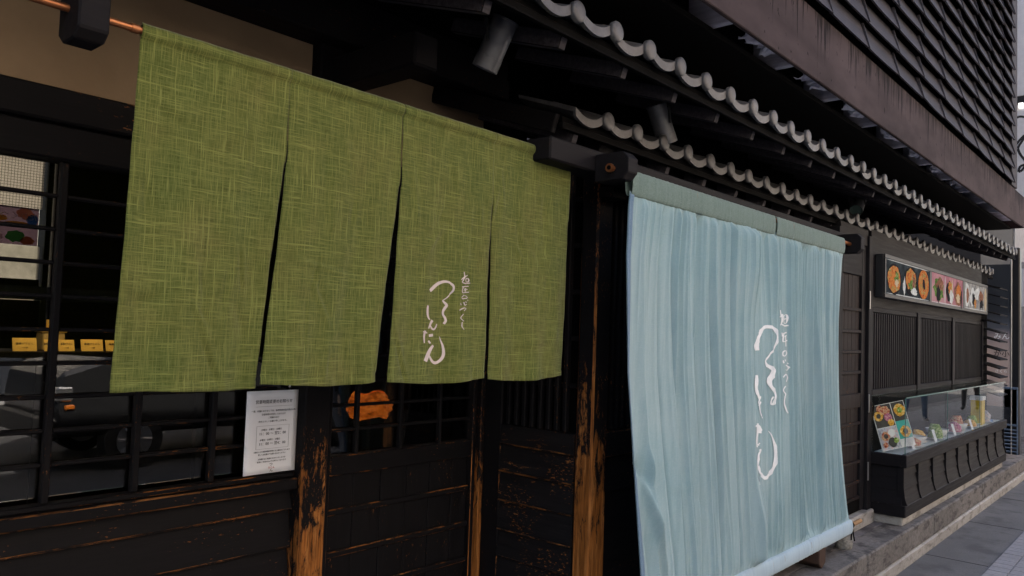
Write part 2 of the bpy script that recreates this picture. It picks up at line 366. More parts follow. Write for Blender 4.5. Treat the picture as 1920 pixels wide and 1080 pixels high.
PALEP = plain('pale_paint', (.7, .68, .64), .5)
BLUE_INK = [[(3.61,1.479,24.2,0.8),(3.605,1.503,26.1,-1.4),(3.627,1.539,23.1,-3.3),(3.663,1.575,15.7,-4.1),(3.708,1.593,8.3,-7.0),(3.761,1.596,-4.1,-7.9),(3.798,1.586,-12.6,-3.7),(3.821,1.56,-9.7,-0.6),(3.818,1.524,-7.5,0.5),(3.793,1.488,-7.1,1.1),(3.756,1.457,-6.6,1.5),(3.727,1.435,-6.7,1.4),(3.719,1.424,-8.4,-0.1),(3.733,1.406,-11.9,-3.4),(3.769,1.394,-14.8,-6.0),(3.794,1.381,-21.0,-1.4),(3.786,1.363,-22.7,3.4),(3.765,1.341,-24.5,3.8),(3.758,1.324,-23.2,0.0),(3.773,1.301,-15.7,-2.1),(3.802,1.278,-12.0,-1.4),(3.816,1.255,-13.0,0.1),(3.813,1.233,-11.7,1.5),(3.797,1.211,-9.2,2.9),(3.779,1.212,7.9,0.9),(3.779,1.23,7.3,-1.1),(3.799,1.249,7.0,-1.6)],[(3.607,1.36,-12.0,0.3),(3.608,1.332,-18.0,0.7),(3.606,1.298,-16.0,0.2),(3.619,1.272,-15.4,-1.2),(3.636,1.252,-9.7,-0.7),(3.643,1.235,-6.0,-0.1)],[(3.658,1.257,-7.7,1.5),(3.635,1.23,-6.0,0.7),(3.642,1.215,-6.0,-0.0),(3.651,1.184,-6.0,-0.2),(3.669,1.162,-4.7,-0.5),(3.686,1.148,-2.7,-0.4)],[(3.638,1.211,5.7,-1.3),(3.657,1.231,5.7,-1.2)],[(3.598,1.115,1.7,-4.3),(3.636,1.115,-7.9,-4.4),(3.672,1.088,-12.1,-2.2)],[(3.632,1.127,-12.1,1.2),(3.627,1.091,-10.1,1.1),(3.621,1.041,-9.0,0.9),(3.627,1.013,-8.0,0.5)],[(3.635,1.089,0.3,-6.0),(3.674,1.086,0.3,-6.9)],[(3.638,1.02,12.5,-4.1),(3.656,1.032,7.2,-2.3)],[(3.626,0.836,2.0,-0.3),(3.633,0.903,5.0,-0.7),(3.638,0.945,12.1,-1.9),(3.652,0.978,13.9,-2.8),(3.67,1.0,7.9,-1.8)],[(3.643,0.923,-8.9,0.2),(3.654,0.901,-11.4,-0.4),(3.681,0.876,-13.1,-2.5),(3.719,0.856,-8.6,-6.8),(3.761,0.851,10.9,-8.9),(3.803,0.866,15.3,-5.2),(3.834,0.898,14.9,-3.1),(3.847,0.941,15.4,-1.7),(3.837,0.986,13.0,-0.5),(3.813,1.033,8.3,0.2),(3.784,1.066,3.9,0.4),(3.766,1.081,1.9,0.3)],[(3.904,1.685,-4.5,-0.3),(3.91,1.655,-5.6,-0.3)],[(3.895,1.65,1.4,-1.7),(3.937,1.657,1.8,-2.1)],[(3.923,1.666,-4.6,-0.1),(3.92,1.63,-5.6,0.2),(3.901,1.607,-4.3,0.5)],[(3.94,1.658,0.8,-1.8),(3.984,1.663,-5.2,-1.2),(3.983,1.625,-5.4,0.7),(3.944,1.621,4.0,1.0),(3.94,1.656,4.6,0.2)],[(3.943,1.64,0.9,-1.8),(3.982,1.644,0.9,-1.8)],[(3.907,1.616,-2.4,-1.6),(3.949,1.606,-1.3,-2.3),(4.0,1.609,0.6,-2.3)],[(3.918,1.57,-4.5,-0.2),(3.924,1.55,-5.7,-0.3)],[(3.93,1.565,1.2,-1.8),(3.983,1.572,1.6,-2.2)],[(3.939,1.563,-5.7,0.1),(3.932,1.525,-4.7,-1.3),(3.994,1.531,1.4,-2.3)],[(3.951,1.549,2.4,-1.6),(3.983,1.557,2.4,-1.6)],[(3.967,1.556,-4.6,-0.1),(3.972,1.499,-4.6,-0.1)],[(3.959,1.479,-3.8,1.8),(3.932,1.47,-5.3,0.9),(3.933,1.453,-4.8,-1.2),(3.96,1.451,2.4,-1.6),(3.983,1.465,5.8,-0.3),(3.968,1.479,4.3,0.7)],[(3.934,1.428,-5.6,-0.3),(3.941,1.413,-6.7,-0.4)],[(3.956,1.433,-4.3,-0.5),(3.966,1.422,-5.4,-0.7)],[(3.971,1.403,-3.8,-2.2),(4.009,1.392,-9.9,-1.3),(3.996,1.377,-3.8,1.8),(3.968,1.379,0.7,1.8)],[(3.994,1.414,-4.0,-1.6),(4.008,1.408,-4.1,-1.6)],[(3.937,1.341,4.2,-1.7),(3.971,1.355,0.1,-2.3),(3.997,1.34,-5.8,-0.0),(3.98,1.316,-4.4,0.7)],[(3.967,1.295,-4.2,0.9),(3.942,1.274,-5.7,0.2),(3.971,1.253,-4.5,-0.2),(3.96,1.24,-3.3,0.6)],[(3.964,1.242,-4.6,0.4),(3.957,1.208,-5.7,0.1),(3.984,1.173,-6.3,-0.7),(4.015,1.152,-2.9,-0.6)]]
GREEN_INK = [[(1.633,1.654,4.6,-3.8),(1.644,1.661,5.1,-4.3),(1.663,1.673,4.4,-4.3),(1.683,1.683,2.6,-4.1),(1.701,1.687,0.2,-3.9),(1.719,1.685,-2.0,-2.7),(1.731,1.676,-3.3,-1.2),(1.732,1.664,-2.7,0.2),(1.725,1.651,-2.0,0.8),(1.712,1.638,-1.5,1.0),(1.699,1.629,-1.4,1.0),(1.695,1.626,-2.1,-0.6),(1.704,1.619,-3.5,-2.2),(1.711,1.612,-5.4,-0.2),(1.705,1.603,-4.9,1.7),(1.699,1.593,-4.4,0.7),(1.698,1.583,-4.0,-0.7),(1.705,1.572,-4.3,-1.0),(1.707,1.562,-4.5,0.5),(1.701,1.553,-4.8,1.8)],[(1.626,1.608,-4.3,0.4),(1.624,1.594,-5.6,0.2),(1.624,1.578,-5.1,-0.6),(1.629,1.568,-2.9,-1.4),(1.635,1.565,-1.3,-1.3)],[(1.647,1.563,-5.3,2.2),(1.639,1.552,-4.8,1.5),(1.632,1.537,-2.9,0.7)],[(1.637,1.549,-1.8,-0.9),(1.648,1.538,-2.5,-2.2),(1.66,1.535,1.0,-2.8),(1.668,1.542,3.2,-1.2),(1.671,1.552,2.2,-0.3)],[(1.605,1.527,-0.4,-1.6),(1.627,1.523,-0.5,-1.9)],[(1.616,1.53,-5.0,0.8),(1.612,1.514,-4.7,0.1),(1.615,1.492,-2.5,-0.2)],[(1.636,1.515,0.7,-4.1),(1.657,1.517,0.7,-4.2)],[(1.634,1.499,-2.9,-2.3),(1.645,1.491,-2.7,-2.1)],[(1.659,1.485,-3.8,2.3),(1.645,1.472,-6.6,3.2),(1.633,1.455,-8.3,3.0),(1.623,1.436,-7.9,2.7)],[(1.64,1.453,-3.4,-1.8),(1.656,1.437,-3.6,-3.1),(1.676,1.43,0.6,-4.5),(1.696,1.438,4.5,-2.8),(1.706,1.456,5.4,-0.6),(1.702,1.482,4.0,0.5),(1.692,1.502,2.1,0.5),(1.688,1.513,0.9,0.2)],[(1.774,1.723,-2.1,-0.3),(1.778,1.704,-2.1,-0.3)],[(1.762,1.697,1.3,-0.9),(1.776,1.707,1.3,-1.3),(1.794,1.714,0.7,-1.0)],[(1.778,1.707,-1.7,0.6),(1.765,1.689,-1.7,0.6)],[(1.782,1.702,0.2,-1.3),(1.798,1.703,-1.4,-1.2),(1.797,1.693,-1.4,0.9),(1.784,1.692,1.2,1.1),(1.782,1.702,1.9,0.2)],[(1.766,1.688,-0.3,-1.3),(1.784,1.686,0.0,-1.7),(1.802,1.689,0.4,-1.3)],[(1.764,1.674,0.2,-1.3),(1.795,1.678,0.3,-1.5)],[(1.769,1.673,-2.1,0.1),(1.767,1.656,-1.3,-1.2),(1.796,1.659,0.2,-1.5)],[(1.779,1.671,-1.8,0.4),(1.774,1.661,-1.8,0.4)],[(1.786,1.672,-1.9,0.0),(1.784,1.66,-1.9,0.0)],[(1.774,1.665,0.3,-1.1),(1.791,1.668,0.3,-1.1)],[(1.78,1.648,-0.9,1.2),(1.765,1.641,-1.7,0.8),(1.769,1.636,-0.3,-1.3),(1.787,1.64,1.7,-0.9),(1.781,1.647,1.4,0.6)],[(1.761,1.622,-1.9,-0.6),(1.765,1.615,-1.9,-0.6)],[(1.774,1.625,-2.0,-0.4),(1.777,1.616,-1.1,-1.3),(1.789,1.619,0.4,-1.3)],[(1.779,1.627,-1.2,-1.1),(1.786,1.624,-1.2,-1.1)],[(1.792,1.634,-1.7,-0.7),(1.795,1.63,-1.7,-0.7)],[(1.757,1.598,1.2,-1.0),(1.772,1.606,0.8,-1.4),(1.785,1.605,-2.3,-0.4),(1.775,1.597,-1.3,0.7)],[(1.773,1.587,-1.6,0.7),(1.761,1.574,-2.1,-0.1),(1.775,1.564,-1.1,-0.8)],[(1.767,1.561,-1.9,0.1),(1.766,1.547,-2.3,-0.4),(1.776,1.537,-1.2,-0.6)]]

# ================================================================ THE SETTING
def sheet(name, x0, x1, y0, y1, z, mat):
    bm = bmesh.new(); bmesh.ops.create_grid(bm, x_segments=1, y_segments=1, size=.5)
    for v in bm.verts: v.co = Vector((x0+(v.co.x+.5)*(x1-x0), y0+(v.co.y+.5)*(y1-y0), z))
    return tag(from_bm(name, bm, mat, None, ((x0+x1)/2, (y0+y1)/2, z)), kind='structure')
sheet('ground', -400, 400, -400, 400, -.16, ROADM)
sheet('road', -60, 90, -8.2, -1.9, -.13, ROADM)
pav = box('pavement', -60, 90, -1.9, 1.6, -.2, 0, ASPH, None, 0); tag(pav, kind='structure')
opp = box('pavement', -60, 90, -11, -8.2, -.2, 0, PAVER, None, 0); tag(opp, kind='structure')
# faint joints of the dark slabs beside the step
for x in [4.9, 6.35, 7.8, 9.25, 10.7, 12.2]:
    box('slab_joint', x, x+.008, 1.10, 1.50, -.002, .0015, JOINT, pav, 0)
# field of small grey pavers: single ones near by, printed joints farther off
def m_pavefield():
    k = N('paver_field'); b = k.n('TexBrick'); k.l(k.pos(), b.inputs['Vector'])
    b.inputs['Scale'].default_value = 1; b.inputs['Brick Width'].default_value = .115; b.inputs['Row Height'].default_value = .125
    b.inputs['Mortar Size'].default_value = .005; b.offset = 0
    b.inputs['Color1'].default_value = (.2, .198, .205, 1); b.inputs['Color2'].default_value = (.26, .255, .26, 1); b.inputs['Mortar'].default_value = (.05, .05, .05, 1)
    k.set(b.outputs[0], .85, 0, .3); return k.m
PF = m_pavefield()
bed = box('paver_field', 5.2, 40, -1.6, 1.085, -.001, .004, PF, pav, 0)
box('paver_field', -20, 5.2, -1.6, 1.085, -.001, .004, PF, pav, 0)
n = 0
for i in range(46):
    for j in range(6):
        x, y = 5.65+i*.115, 1.085-(j+1)*.125
        box('paver', x+.0035, x+.1115, y+.0035, y+.1215, .004, .0125+rnd.uniform(-.001, .0015), PAVER, pav, .003); n += 1
# zebra crossing and edge line on the road
for i in range(7):
    m = box('zebra_stripe', 8.5+i*.95, 8.95+i*.95, -7.6, -2.4, -.131, -.124, WHITEP, None, 0); tag(m, kind='structure')
m = box('road_edge_line', -50, 8, -2.45, -2.33, -.131, -.124, WHITEP, None, 0); tag(m, kind='structure')

# raised stone step along the shop front
STEP = .24
step = box('step_platform', -8, 30, 1.63, 2.75, 0, STEP, KERBT, None, 0); tag(step, kind='structure')
x = 2.2
while x < 16:
    L = rnd.choice([.72, .86, .95, 1.05])
    dz = rnd.uniform(-.004, .003); dy = rnd.uniform(-.005, .004)
    box('kerb_stone', x+.003, x+L-.003, 1.507+dy, 1.69, .085, STEP+.004+dz, KERBM, step, .009)
    x += L
box('kerb_footing', -8, 30, 1.498, 1.66, -.01, .082, FOOT, step, .012)
for i, x in enumerate([3.4, 4.15, 4.95, 5.7]):
    box('floor_slab', x, x+.74, 1.695, 1.80, STEP-.02, STEP+.003, KERBT, step, .004)

# ================================================================ THE SHOP BUILDING
B = thing('shop_building', (2.7, 2.2, STEP), 'dark timber shopfront with two tiled eaves and clapboarded upper storey', 'building')
# --- window wall on the left
WYF = 2.55
win = part_root('window', B, (.8, WYF, 1.5))
VX = [1.348-.257*i for i in range(-1, 9)]
box('pane', -1.3, 1.66, WYF+.012, WYF+.017, 1.0, 2.0, GLASS, win, 0)
for xv in VX[1:]:
    box('glazing_bar', xv-.011, xv+.011, WYF-.018, WYF+.010, .985, 1.997, [WZ, EZ], win, .004)
for i in range(10):
    z = 1.0975-.0 + .0995*i
    if z > 1.96: continue
    for a, b in zip(sorted(VX)[:-1], sorted(VX)[1:]):
        a2, b2 = a+.0125, min(b-.0125, 1.665)
        if b2 > a2: box('glazing_bar', a2, b2, WYF-.012, WYF+.009, z-.006, z+.006, [WX, EX], win, .0035)
box('sill', -1.3, 1.668, WYF-.055, WYF+.03, .925, .967, [WX, EH], win, .005)
box('window_rail', -1.3, 1.666, WYF-.03, WYF+.02, .968, .985, [WX, EX], win, .003)
wains = part_root('wainscot', B, (.8, WYF, .6))
zz = [.922, .845, .708, .572, .436, .30, STEP]
for i, (a, b) in enumerate(zip(zz[:-1], zz[1:])):
    d = .012*(i % 2)+rnd.uniform(-.002, .003)
    prism('board', [(WYF-.028-.002, b+.003), (WYF-.006, a-.001), (WYF+.02, a-.001), (WYF+.02, b+.003)], 'x', -1.3, 1.664, WX, wains)
    box('board_edge', -1.3, 1.663, WYF-.033, WYF-.026, b+.0025, b+.0085, [EX, EH], wains, .002)
lint = part_root('lintel', B, (.8, WYF, 2.1))
box('beam', -1.3, 1.668, WYF-.06, WYF+.06, 2.105, 2.205, [WX, EX], lint, .006)
box('beam', -1.3, 1.667, WYF-.04, WYF+.055, 1.998, 2.10, [WX, WX], lint, .006)
box('plaster_wall', -1.3, 1.665, WYF-.02, WYF+.10, 2.206, 2.72, PLASTER, B, 0)
box('plaster_wall', 1.785, 2.62, WYF-.02, WYF+.10, 2.206, 2.72, PLASTER, B, 0)
box('beam', 1.785, 2.62, WYF-.06, WYF+.06, 2.02, 2.205, [WX, EX], lint, .006)
box('purlin', -1.3, 2.63, WYF-.16, WYF-.021, 2.60, 2.78, WX, B, .006)
# --- posts
box('door_post', 1.67, 1.782, 2.475, 2.60, STEP, 2.70, [POSTW, EZW], B, .006)
box('corner_post', 2.64, 2.752, 1.865, 1.953, STEP, 2.42, [POSTC, POSTB], B, .009)
box('inner_post', 2.642, 2.76, 2.372, 2.50, STEP, 2.60, [WZ, EZ], B, .004)
box('inner_post', -1.45, -1.3, 2.4, 2.6, STEP, 2.70, [WZ, EZ], B, .004)
# --- sliding door
DY = 2.52
door = part_root('sliding_door', B, (2.2, DY, 1.1))
box('pane', 1.80, 2.60, DY+.012, DY+.016, 1.0, 2.0, GLASS, door, 0)
box('stile', 1.784, 1.812, DY-.02, DY+.02, STEP+.02, 2.0, [WZ, EZ], door, .003)
box('stile', 2.588, 2.612, DY-.024, DY+.02, STEP+.02, 2.0, [WZ, EZW], door, .003)
box('door_jamb', 2.614, 2.641, DY-.05, DY+.02, STEP, 2.05, [POSTW, EZW], B, .004)
for xv in (1.94, 2.167, 2.393): box('glazing_bar', xv-.008, xv+.008, DY-.014, DY+.010, 1.0, 2.0, [WZ, EZ], door, .003)
DX = [1.812, 1.94, 2.167, 2.393, 2.588]
for z in (1.125, 1.22, 1.318, 1.416, 1.514, 1.612, 1.71, 1.808, 1.906):
    for a, b in zip(DX[:-1], DX[1:]): box('glazing_bar', a+.009, b-.009, DY-.011, DY+.009, z-.006, z+.006, [WX, EX], door, .0025)
box('rail', 1.813, 2.587, DY-.02, DY+.02, .952, 1.028, [WX, EX], door, .004)
PX = [1.812, 1.943, 2.082, 2.22, 2.353, 2.487, 2.588]
PZ = [.95, .81, .648, .49, .36, STEP+.03]
for a, b in zip(PZ[:-1], PZ[1:]):
    for c, d in zip(PX[:-1], PX[1:]):
        dy = rnd.uniform(-.002, .002)
        box('panel_board', c+.001, d-.001, DY+.004+dy, DY+.016, b, a, WZ, door, .0025)
    box('rail', 1.813, 2.587, DY-.012, DY+.003, b-.012, b+.012, [WX, EX], door, .004)
# --- return screen beside the door (faces along the street)
scr = part_root('side_screen', B, (2.65, 2.16, .9))
for i in range(8):
    y = 2.338-.0457*i
    box('slat', 2.645, 2.672, y-.010, y+.010, 1.112, 2.22, [WZ, EZ], scr, .003)
for i in range(5):
    box('screen_rail', 2.666, 2.676, 1.957, 2.368, 1.3+.2*i, 1.32+.2*i, WY, scr, .002)
bz = [1.112, 1.019, .897, .769, .640, .521, .39, STEP]
for i, (a, b) in enumerate(zip(bz[:-1], bz[1:])):
    prism('board', [(2.640+(.006 if i else 0), a-.002), (2.638-.004*(i > 0), b+.003), (2.69, b+.003), (2.69, a-.002)], 'y', 1.957, 2.369, BOARDW, scr)
    box('board_edge', 2.630, 2.637, 1.958, 2.368, b+.003, b+.009, [EY, EY], scr, .002)
box('backing_board', 2.70, 2.72, 1.957, 2.37, STEP, 2.42, BLK, B, 0)
# --- wall behind the blue curtain
wl = part_root('lattice_wall', B, (3.9, 1.92, 1.1))
for i in range(12):
    x = 2.785+.046*i
    box('slat', x-.011, x+.011, 1.90, 1.925, 1.122, 2.2, [WZ, EZ], wl, .003)
box('rail', 2.753, 5.25, 1.88, 1.94, 1.012, 1.12, [WX, EH], wl, .005)
zb = [1.01, .86, .71, .56, .41, STEP]
for a, b in zip(zb[:-1], zb[1:]):
    prism('board', [(1.893, b+.003), (1.907, a-.001), (1.93, a-.001), (1.93, b+.003)], 'x', 2.753, 5.25, WX, wl)
box('backing_board', 2.722, 5.28, 1.945, 1.96, STEP, 2.45, BLK, B, 0)
# --- beam with its protruding end over the entrance
box('eave_beam', 2.105, 5.30, 1.702, 1.815, 2.147, 2.232, [WALLG, WX], B, .006)
box('tie_block', 2.645, 2.75, 1.80, 1.95, 2.10, 2.146, WX, B, .003)
box('nose_beam', 1.72, 1.83, 2.0, 2.53, 2.44, 2.56, [WALLG, WX], B, .008)
def bracket(x0, x1, y0, y1, z0, z1, c=.025):
    prism('rod_bracket', [(y0+c, z0), (y1, z0), (y1, z1), (y0+c, z1), (y0, z1-c), (y0, z0+c)], 'x', x0, x1, WALLG, B, .003)
bracket(2.375, 2.44, 1.552, 1.701, 2.108, 2.212)
bracket(5.005, 5.07, 1.552, 1.701, 2.085, 2.205)
prism('rod_bracket', [(1.72, 2.14), (1.745, 2.12), (1.81, 2.12), (1.835, 2.14), (1.835, 2.66), (1.72, 2.66)], 'x', .572, .634, WALLG, B, .004)
bracket(-.62, -.56, 1.72, 1.835, 2.12, 2.66)
# --- side door right of the blue curtain
SY = 1.80
sdoor = part_root('side_door', B, (5.62, SY, 1.2))
box('door_jamb', 5.27, 5.345, SY-.03, SY+.08, STEP, 2.3, [WALLZ, EZ], B, .004)
box('door_jamb', 5.885, 5.972, SY-.035, SY+.08, STEP+.02, 2.3, [WALLZ, WALLZ], B, .004)
box('stile', 5.348, 5.40, SY-.012, SY+.02, .345, 2.22, BROWNB, sdoor, .003)
box('stile', 5.80, 5.882, SY-.012, SY+.02, .345, 2.22, WALLZ, sdoor, .003)
rz = [2.0, 1.757, 1.604, 1.461, 1.317, 1.12, .96, .825, .69, .551, .44]
box('rail', 5.401, 5.799, SY-.011, SY+.02, 2.0, 2.22, WALLG, sdoor, .004)
for i, z in enumerate(rz[1:]):
    hgt = .05 if abs(z-1.12) < .01 else .011
    box('rail', 5.401, 5.799, SY-.010, SY+.012, z-hgt, z+hgt, [BROWNB, EX], sdoor, .003)
PANW = wood('panel_with_scuffs', 'z', base=(.012, .0085, .0085), hi=(.026, .018, .0175), wear=-.01, specks=.55)
for i, (a, b) in enumerate(zip(rz[:-1], rz[1:])):
    for q in range(5):
        x0 = 5.402+q*.0794
        box('panel_board', x0+.001, x0+.0785, SY+.006+rnd.uniform(-.001, .001), SY+.02, b, a, PANW if i in (3, 4) and q in (1, 2) else BROWNB, sdoor, .002)
box('kick_board', 5.401, 5.799, SY-.009, SY+.02, .345, .43, BLK, sdoor, .003)
for z in (1.84, 1.10, .62):
    box('hinge', 5.880, 5.889, SY-.045, SY-.036, z-.07, z+.06, STEEL, sdoor, .002)
box('threshold_stone', 5.28, 5.98, SY-.055, SY+.06, STEP, .34, FOOT, B, .008)
prism('lintel_board', [(SY-.02, 2.225), (SY+.04, 2.225), (SY+.04, 2.34), (SY-.02, 2.34)], 'x', 5.32, 5.90, WALLG, B)
# --- right-hand wall with lattice windows
WYR = 1.78
box('header_board', 5.975, 9.86, WYR, WYR+.05, 1.79, 2.36, WALLG, B, 0)
box('header_board', 9.86, 10.35, WYR+.03, WYR+.06, 2.16, 2.36, WALLG, B, 0)
for (a, b) in ((5.985, 7.17), (7.265, 8.42), (8.515, 9.80)):
    lw = part_root('lattice_window', B, ((a+b)/2, WYR, 1.46))
    box('frame', a-.0, b, WYR-.012, WYR+.035, 1.752, 1.788, WALLG, lw, .003)
    box('frame', a, b, WYR-.014, WYR+.035, 1.146, 1.186, WALLG, lw, .003)
    nn = int((b-a)/.053)
    for i in range(nn):
        x = a+(i+.5)*(b-a)/nn
        box('slat', x-.0125, x+.0125, WYR-.006, WYR+.02, 1.188, 1.75, [WALLZ, WALLZ], lw, .003)
    box('backing_board', a, b, WYR+.03, WYR+.04, 1.187, 1.751, BLK, lw, 0)
for (a, b) in ((7.172, 7.263), (8.422, 8.513), (9.802, 9.858)):
    box('mullion', a, b, WYR-.022, WYR+.05, 1.146, 1.79, WALLZ, B, .004)
box('lower_wall', 5.975, 9.86, WYR+.002, WYR+.05, STEP, 1.144, BLK, B, 0)
# --- stacked flared boards at the shop's far corner
for i in range(13):
    z = .98+.098*i
    prism('corner_board', [(1.60, z+.012), (1.605, z), (WYR+.02, z+.055), (WYR+.02, z+.068)], 'x', 9.87, 10.32, WALLG, B)
box('corner_wall', 9.87, 10.3, WYR+.022, 2.6, STEP, 2.36, BLK, B, 0)
# --- eaves
TS = .2198
def tile_mesh():
    bm = bmesh.new()
    def zc(t): return -.033*math.sin(math.pi*min(max(t*.94+.03, 0), 1))**.8
    # hanging lip and wave-shaped pan running back up the slope
    n = 12; sl = .36
    rows = []
    for (y, zo) in ((.0, .016), (.0, -.017), (.014, -.017), (.014, .002), (.30, .002+.30*sl), (.30, .016+.30*sl)):
        rows.append([bm.verts.new((-TS+.008+(TS-.046)*i/n, y, zc(i/n)+zo)) for i in range(n+1)])
    for k in range(6):
        a, b = rows[k], rows[(k+1) % 6]
        for i in range(n): bm.faces.new((a[i], b[i], b[i+1], a[i+1]))
    for s in (0, n): bm.faces.new([r[s] for r in rows])
    # round end with the roll behind it
    m = 20; prof = [(-.012, .0), (-.0118, .016), (-.0108, .030), (-.008, .0350), (-.005, .0365), (.008, .0365), (.010, .022), (.12, .022)]
    prev = None
    for (y, r) in prof:
        if r == 0:
            ring = [bm.verts.new((0, y, 0))]
        else:
            ring = [bm.verts.new((r*math.cos(2*math.pi*i/m), y, r*math.sin(2*math.pi*i/m)+max(0, y-.016)*sl)) for i in range(m)]
        if prev:
            for i in range(m):
                if len(prev) == 1: bm.faces.new((prev[0], ring[(i+1) % m], ring[i]))
                else: bm.faces.new((prev[i], prev[(i+1) % m], ring[(i+1) % m], ring[i]))
        prev = ring
    bm.faces.new(prev)
    bmesh.ops.recalc_face_normals(bm, faces=bm.faces)
    me = bpy.data.meshes.new('eave_tile'); bm.to_mesh(me); bm.free(); me.materials.append(TILE)
    for p in me.polygons: p.use_smooth = True
    me.set_sharp_from_angle(angle=R(38))
    return me
TM = tile_mesh()
def eave(x0, nt_, y, z, x_start, x_end, yb, raf, raf0, rafy, rafz, label):
    e = part_root('eave', B, ((x_start+x_end)/2, y, z)); e['label'] = label
    for i in range(nt_):
        o = bpy.data.objects.new('eave_tile', TM)
        link(o, e, (x0+i*TS, y+rnd.uniform(-.003, .003), z+rnd.uniform(-.002, .002)))
        o.rotation_euler = (rnd.uniform(-.04, .04), rnd.uniform(-.035, .035), rnd.uniform(-.03, .03))
    sl = .34
    prism('roof_board', [(y+.035, z-.052), (yb, z-.052+sl*(yb-y)), (yb, z-.03+sl*(yb-y)), (y+.035, z-.03)], 'x', x_start, x_end, BLK, e)
    box('fascia', x_start, x_end, y+.028, y+.052, z-.078, z-.053, [BLK, WX], e, .003)
    x = raf0
    while x < x_end-.05:
        o = box('rafter', x-.018, x+.018, rafy, rafy+.55, rafz-.028, rafz+.028, [CLAP, WX], e, .003, rot=(math.atan(sl), 0, 0))
        o.location.z += sl*.275
        x += raf
    return e
eave(2.565, 37, 1.78, 2.395, 2.31, 10.68, 2.60, .36, 2.43, 1.825, 2.305, 'lower tiled eave')
box('barge_board', 2.285, 2.31, 1.815, 2.55, 2.345, 2.42, WX, B, .003, rot=(math.atan(.34), 0, 0)).location.z += .07
eave(1.97-TS*9, 47, 1.495, 2.58, -.1, 10.28, 2.75, .367, 1.987-.367*5, 1.55, 2.495, 'upper tiled eave')
# --- upper storey
UY = 1.35
box('band', -1.5, 6.17, UY, UY+.022, 2.78, 3.11, BAND, B, .004)
box('band', 6.176, 9.66, UY+.002, UY+.024, 2.779, 3.108, BAND, B, .004)
box('band_return', 9.64, 9.66, UY+.026, 3.0, 2.78, 3.1, BAND, B, .003)
box('soffit', -1.5, 9.66, 1.475, 3.0, 2.775, 2.80, BLK, B, 0)
box('soffit_cap', -1.5, 9.63, UY+.03, 1.47, 3.09, 3.105, BLK, B, 0)
box('soffit_back', -1.5, 9.63, 1.60, 1.62, 2.802, 3.088, DARK, B, 0)
for k in range(-5, 10):
    x = 3.52+.638*k
    box('joist', x-.019, x+.019, UY+.025, 1.595, 2.815, 2.99, JOIST, B, .004)
    prism('gusset', [(UY+.026, 2.80), (1.50, 2.90), (1.50, 3.08), (UY+.026, 3.08)], 'x', x-.075, x-.06, JOIST, B)
cw = part_root('clapboard_wall', B, (5.5, UY, 4))
CLM = []
for q in range(6):
    bm = bmesh.new(); nx = 8; Lx = .547
    r0 = random.Random(q); bow = r0.uniform(.002, .009); tw = r0.uniform(-.004, .004); sk = r0.uniform(-.004, .004)
    G = {}
    for side in (0, 1):
        for j in range(3):
            for i in range(nx+1):
                u = i/nx*2-1; v = j/2
                y = -.046*(1-v)+.006*v + (bow*(u*u-.4)*(-1)+tw*u)*(1-v*.6) + side*.011
                G[side, j, i] = bm.verts.new((u*Lx/2, y, v*.150 + sk*u*(1-v) - (bow*.5)*u*u*(1-v)))
    for j in range(2):
        for i in range(nx):
            bm.faces.new((G[0, j, i], G[0, j, i+1], G[0, j+1, i+1], G[0, j+1, i]))
            bm.faces.new((G[1, j, i], G[1, j+1, i], G[1, j+1, i+1], G[1, j, i+1]))
    for i in range(nx):
        bm.faces.new((G[0, 0, i], G[1, 0, i], G[1, 0, i+1], G[0, 0, i+1])); bm.faces.new((G[0, 2, i], G[0, 2, i+1], G[1, 2, i+1], G[1, 2, i]))
    for i in (0, nx):
        for j in range(2): bm.faces.new((G[0, j, i], G[0, j+1, i], G[1, j+1, i], G[1, j, i]))
    bmesh.ops.recalc_face_normals(bm, faces=bm.faces)
    me = bpy.data.meshes.new('clapboard'); bm.to_mesh(me); bm.free(); me.materials.append(CLAP); CLM.append(me)
BS = .563; RH = .1395
for k in range(-3, 10):
    x = 3.77+BS*k
    xc = x+BS/2
    zmax = 3.11+.34*(x+BS-3.41)+.55
    rows = max(2, int((zmax-3.13)/RH))
    if xc < 9.1:
        for r in range(rows):
            o = bpy.data.objects.new('clapboard', CLM[rnd.randrange(6)])
            link(o, cw, (xc, UY+.012, 3.128+RH*r)); o.rotation_euler = (rnd.uniform(-.03, .03), rnd.uniform(-.005, .005), 0)
    bm = bmesh.new()
    for r in range(rows):
        z0 = 3.128+RH*r
        v = []
        for (dx, dy, dz) in ((-.006, -.041, .0), (.006, -.041, .0), (.006, -.006, RH), (-.006, -.006, RH)):
            v.append(bm.verts.new((x+dx, UY+dy, z0+dz)))
        wv = [bm.verts.new((q.co.x, q.co.y+.02, q.co.z)) for q in v]
        bm.faces.new(v); bm.faces.new(wv[::-1])
        for i in range(4): bm.faces.new((v[i], wv[i], wv[(i+1) % 4], v[(i+1) % 4]))
    from_bm('batten', bm, CLAP, cw, (x, UY, 3.2))
box('corner_batten', 8.837, 9.13, UY-.01, UY+.05, 3.112, 6.6, CLAP, cw, .004)
box('wall_core', -9, 9.12, UY+.055, 4.12, 3.11, 7.6, BLK, B, 0)
box('left_wall', -9, -1.46, 2.0, 4.25, -.1, 3.1, BLK, B, 0)
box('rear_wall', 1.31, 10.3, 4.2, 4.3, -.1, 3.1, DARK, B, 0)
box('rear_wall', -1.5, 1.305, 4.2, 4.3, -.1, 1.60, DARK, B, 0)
box('rear_wall', -1.5, 1.305, 4.2, 4.3, 2.36, 3.1, DARK, B, 0)
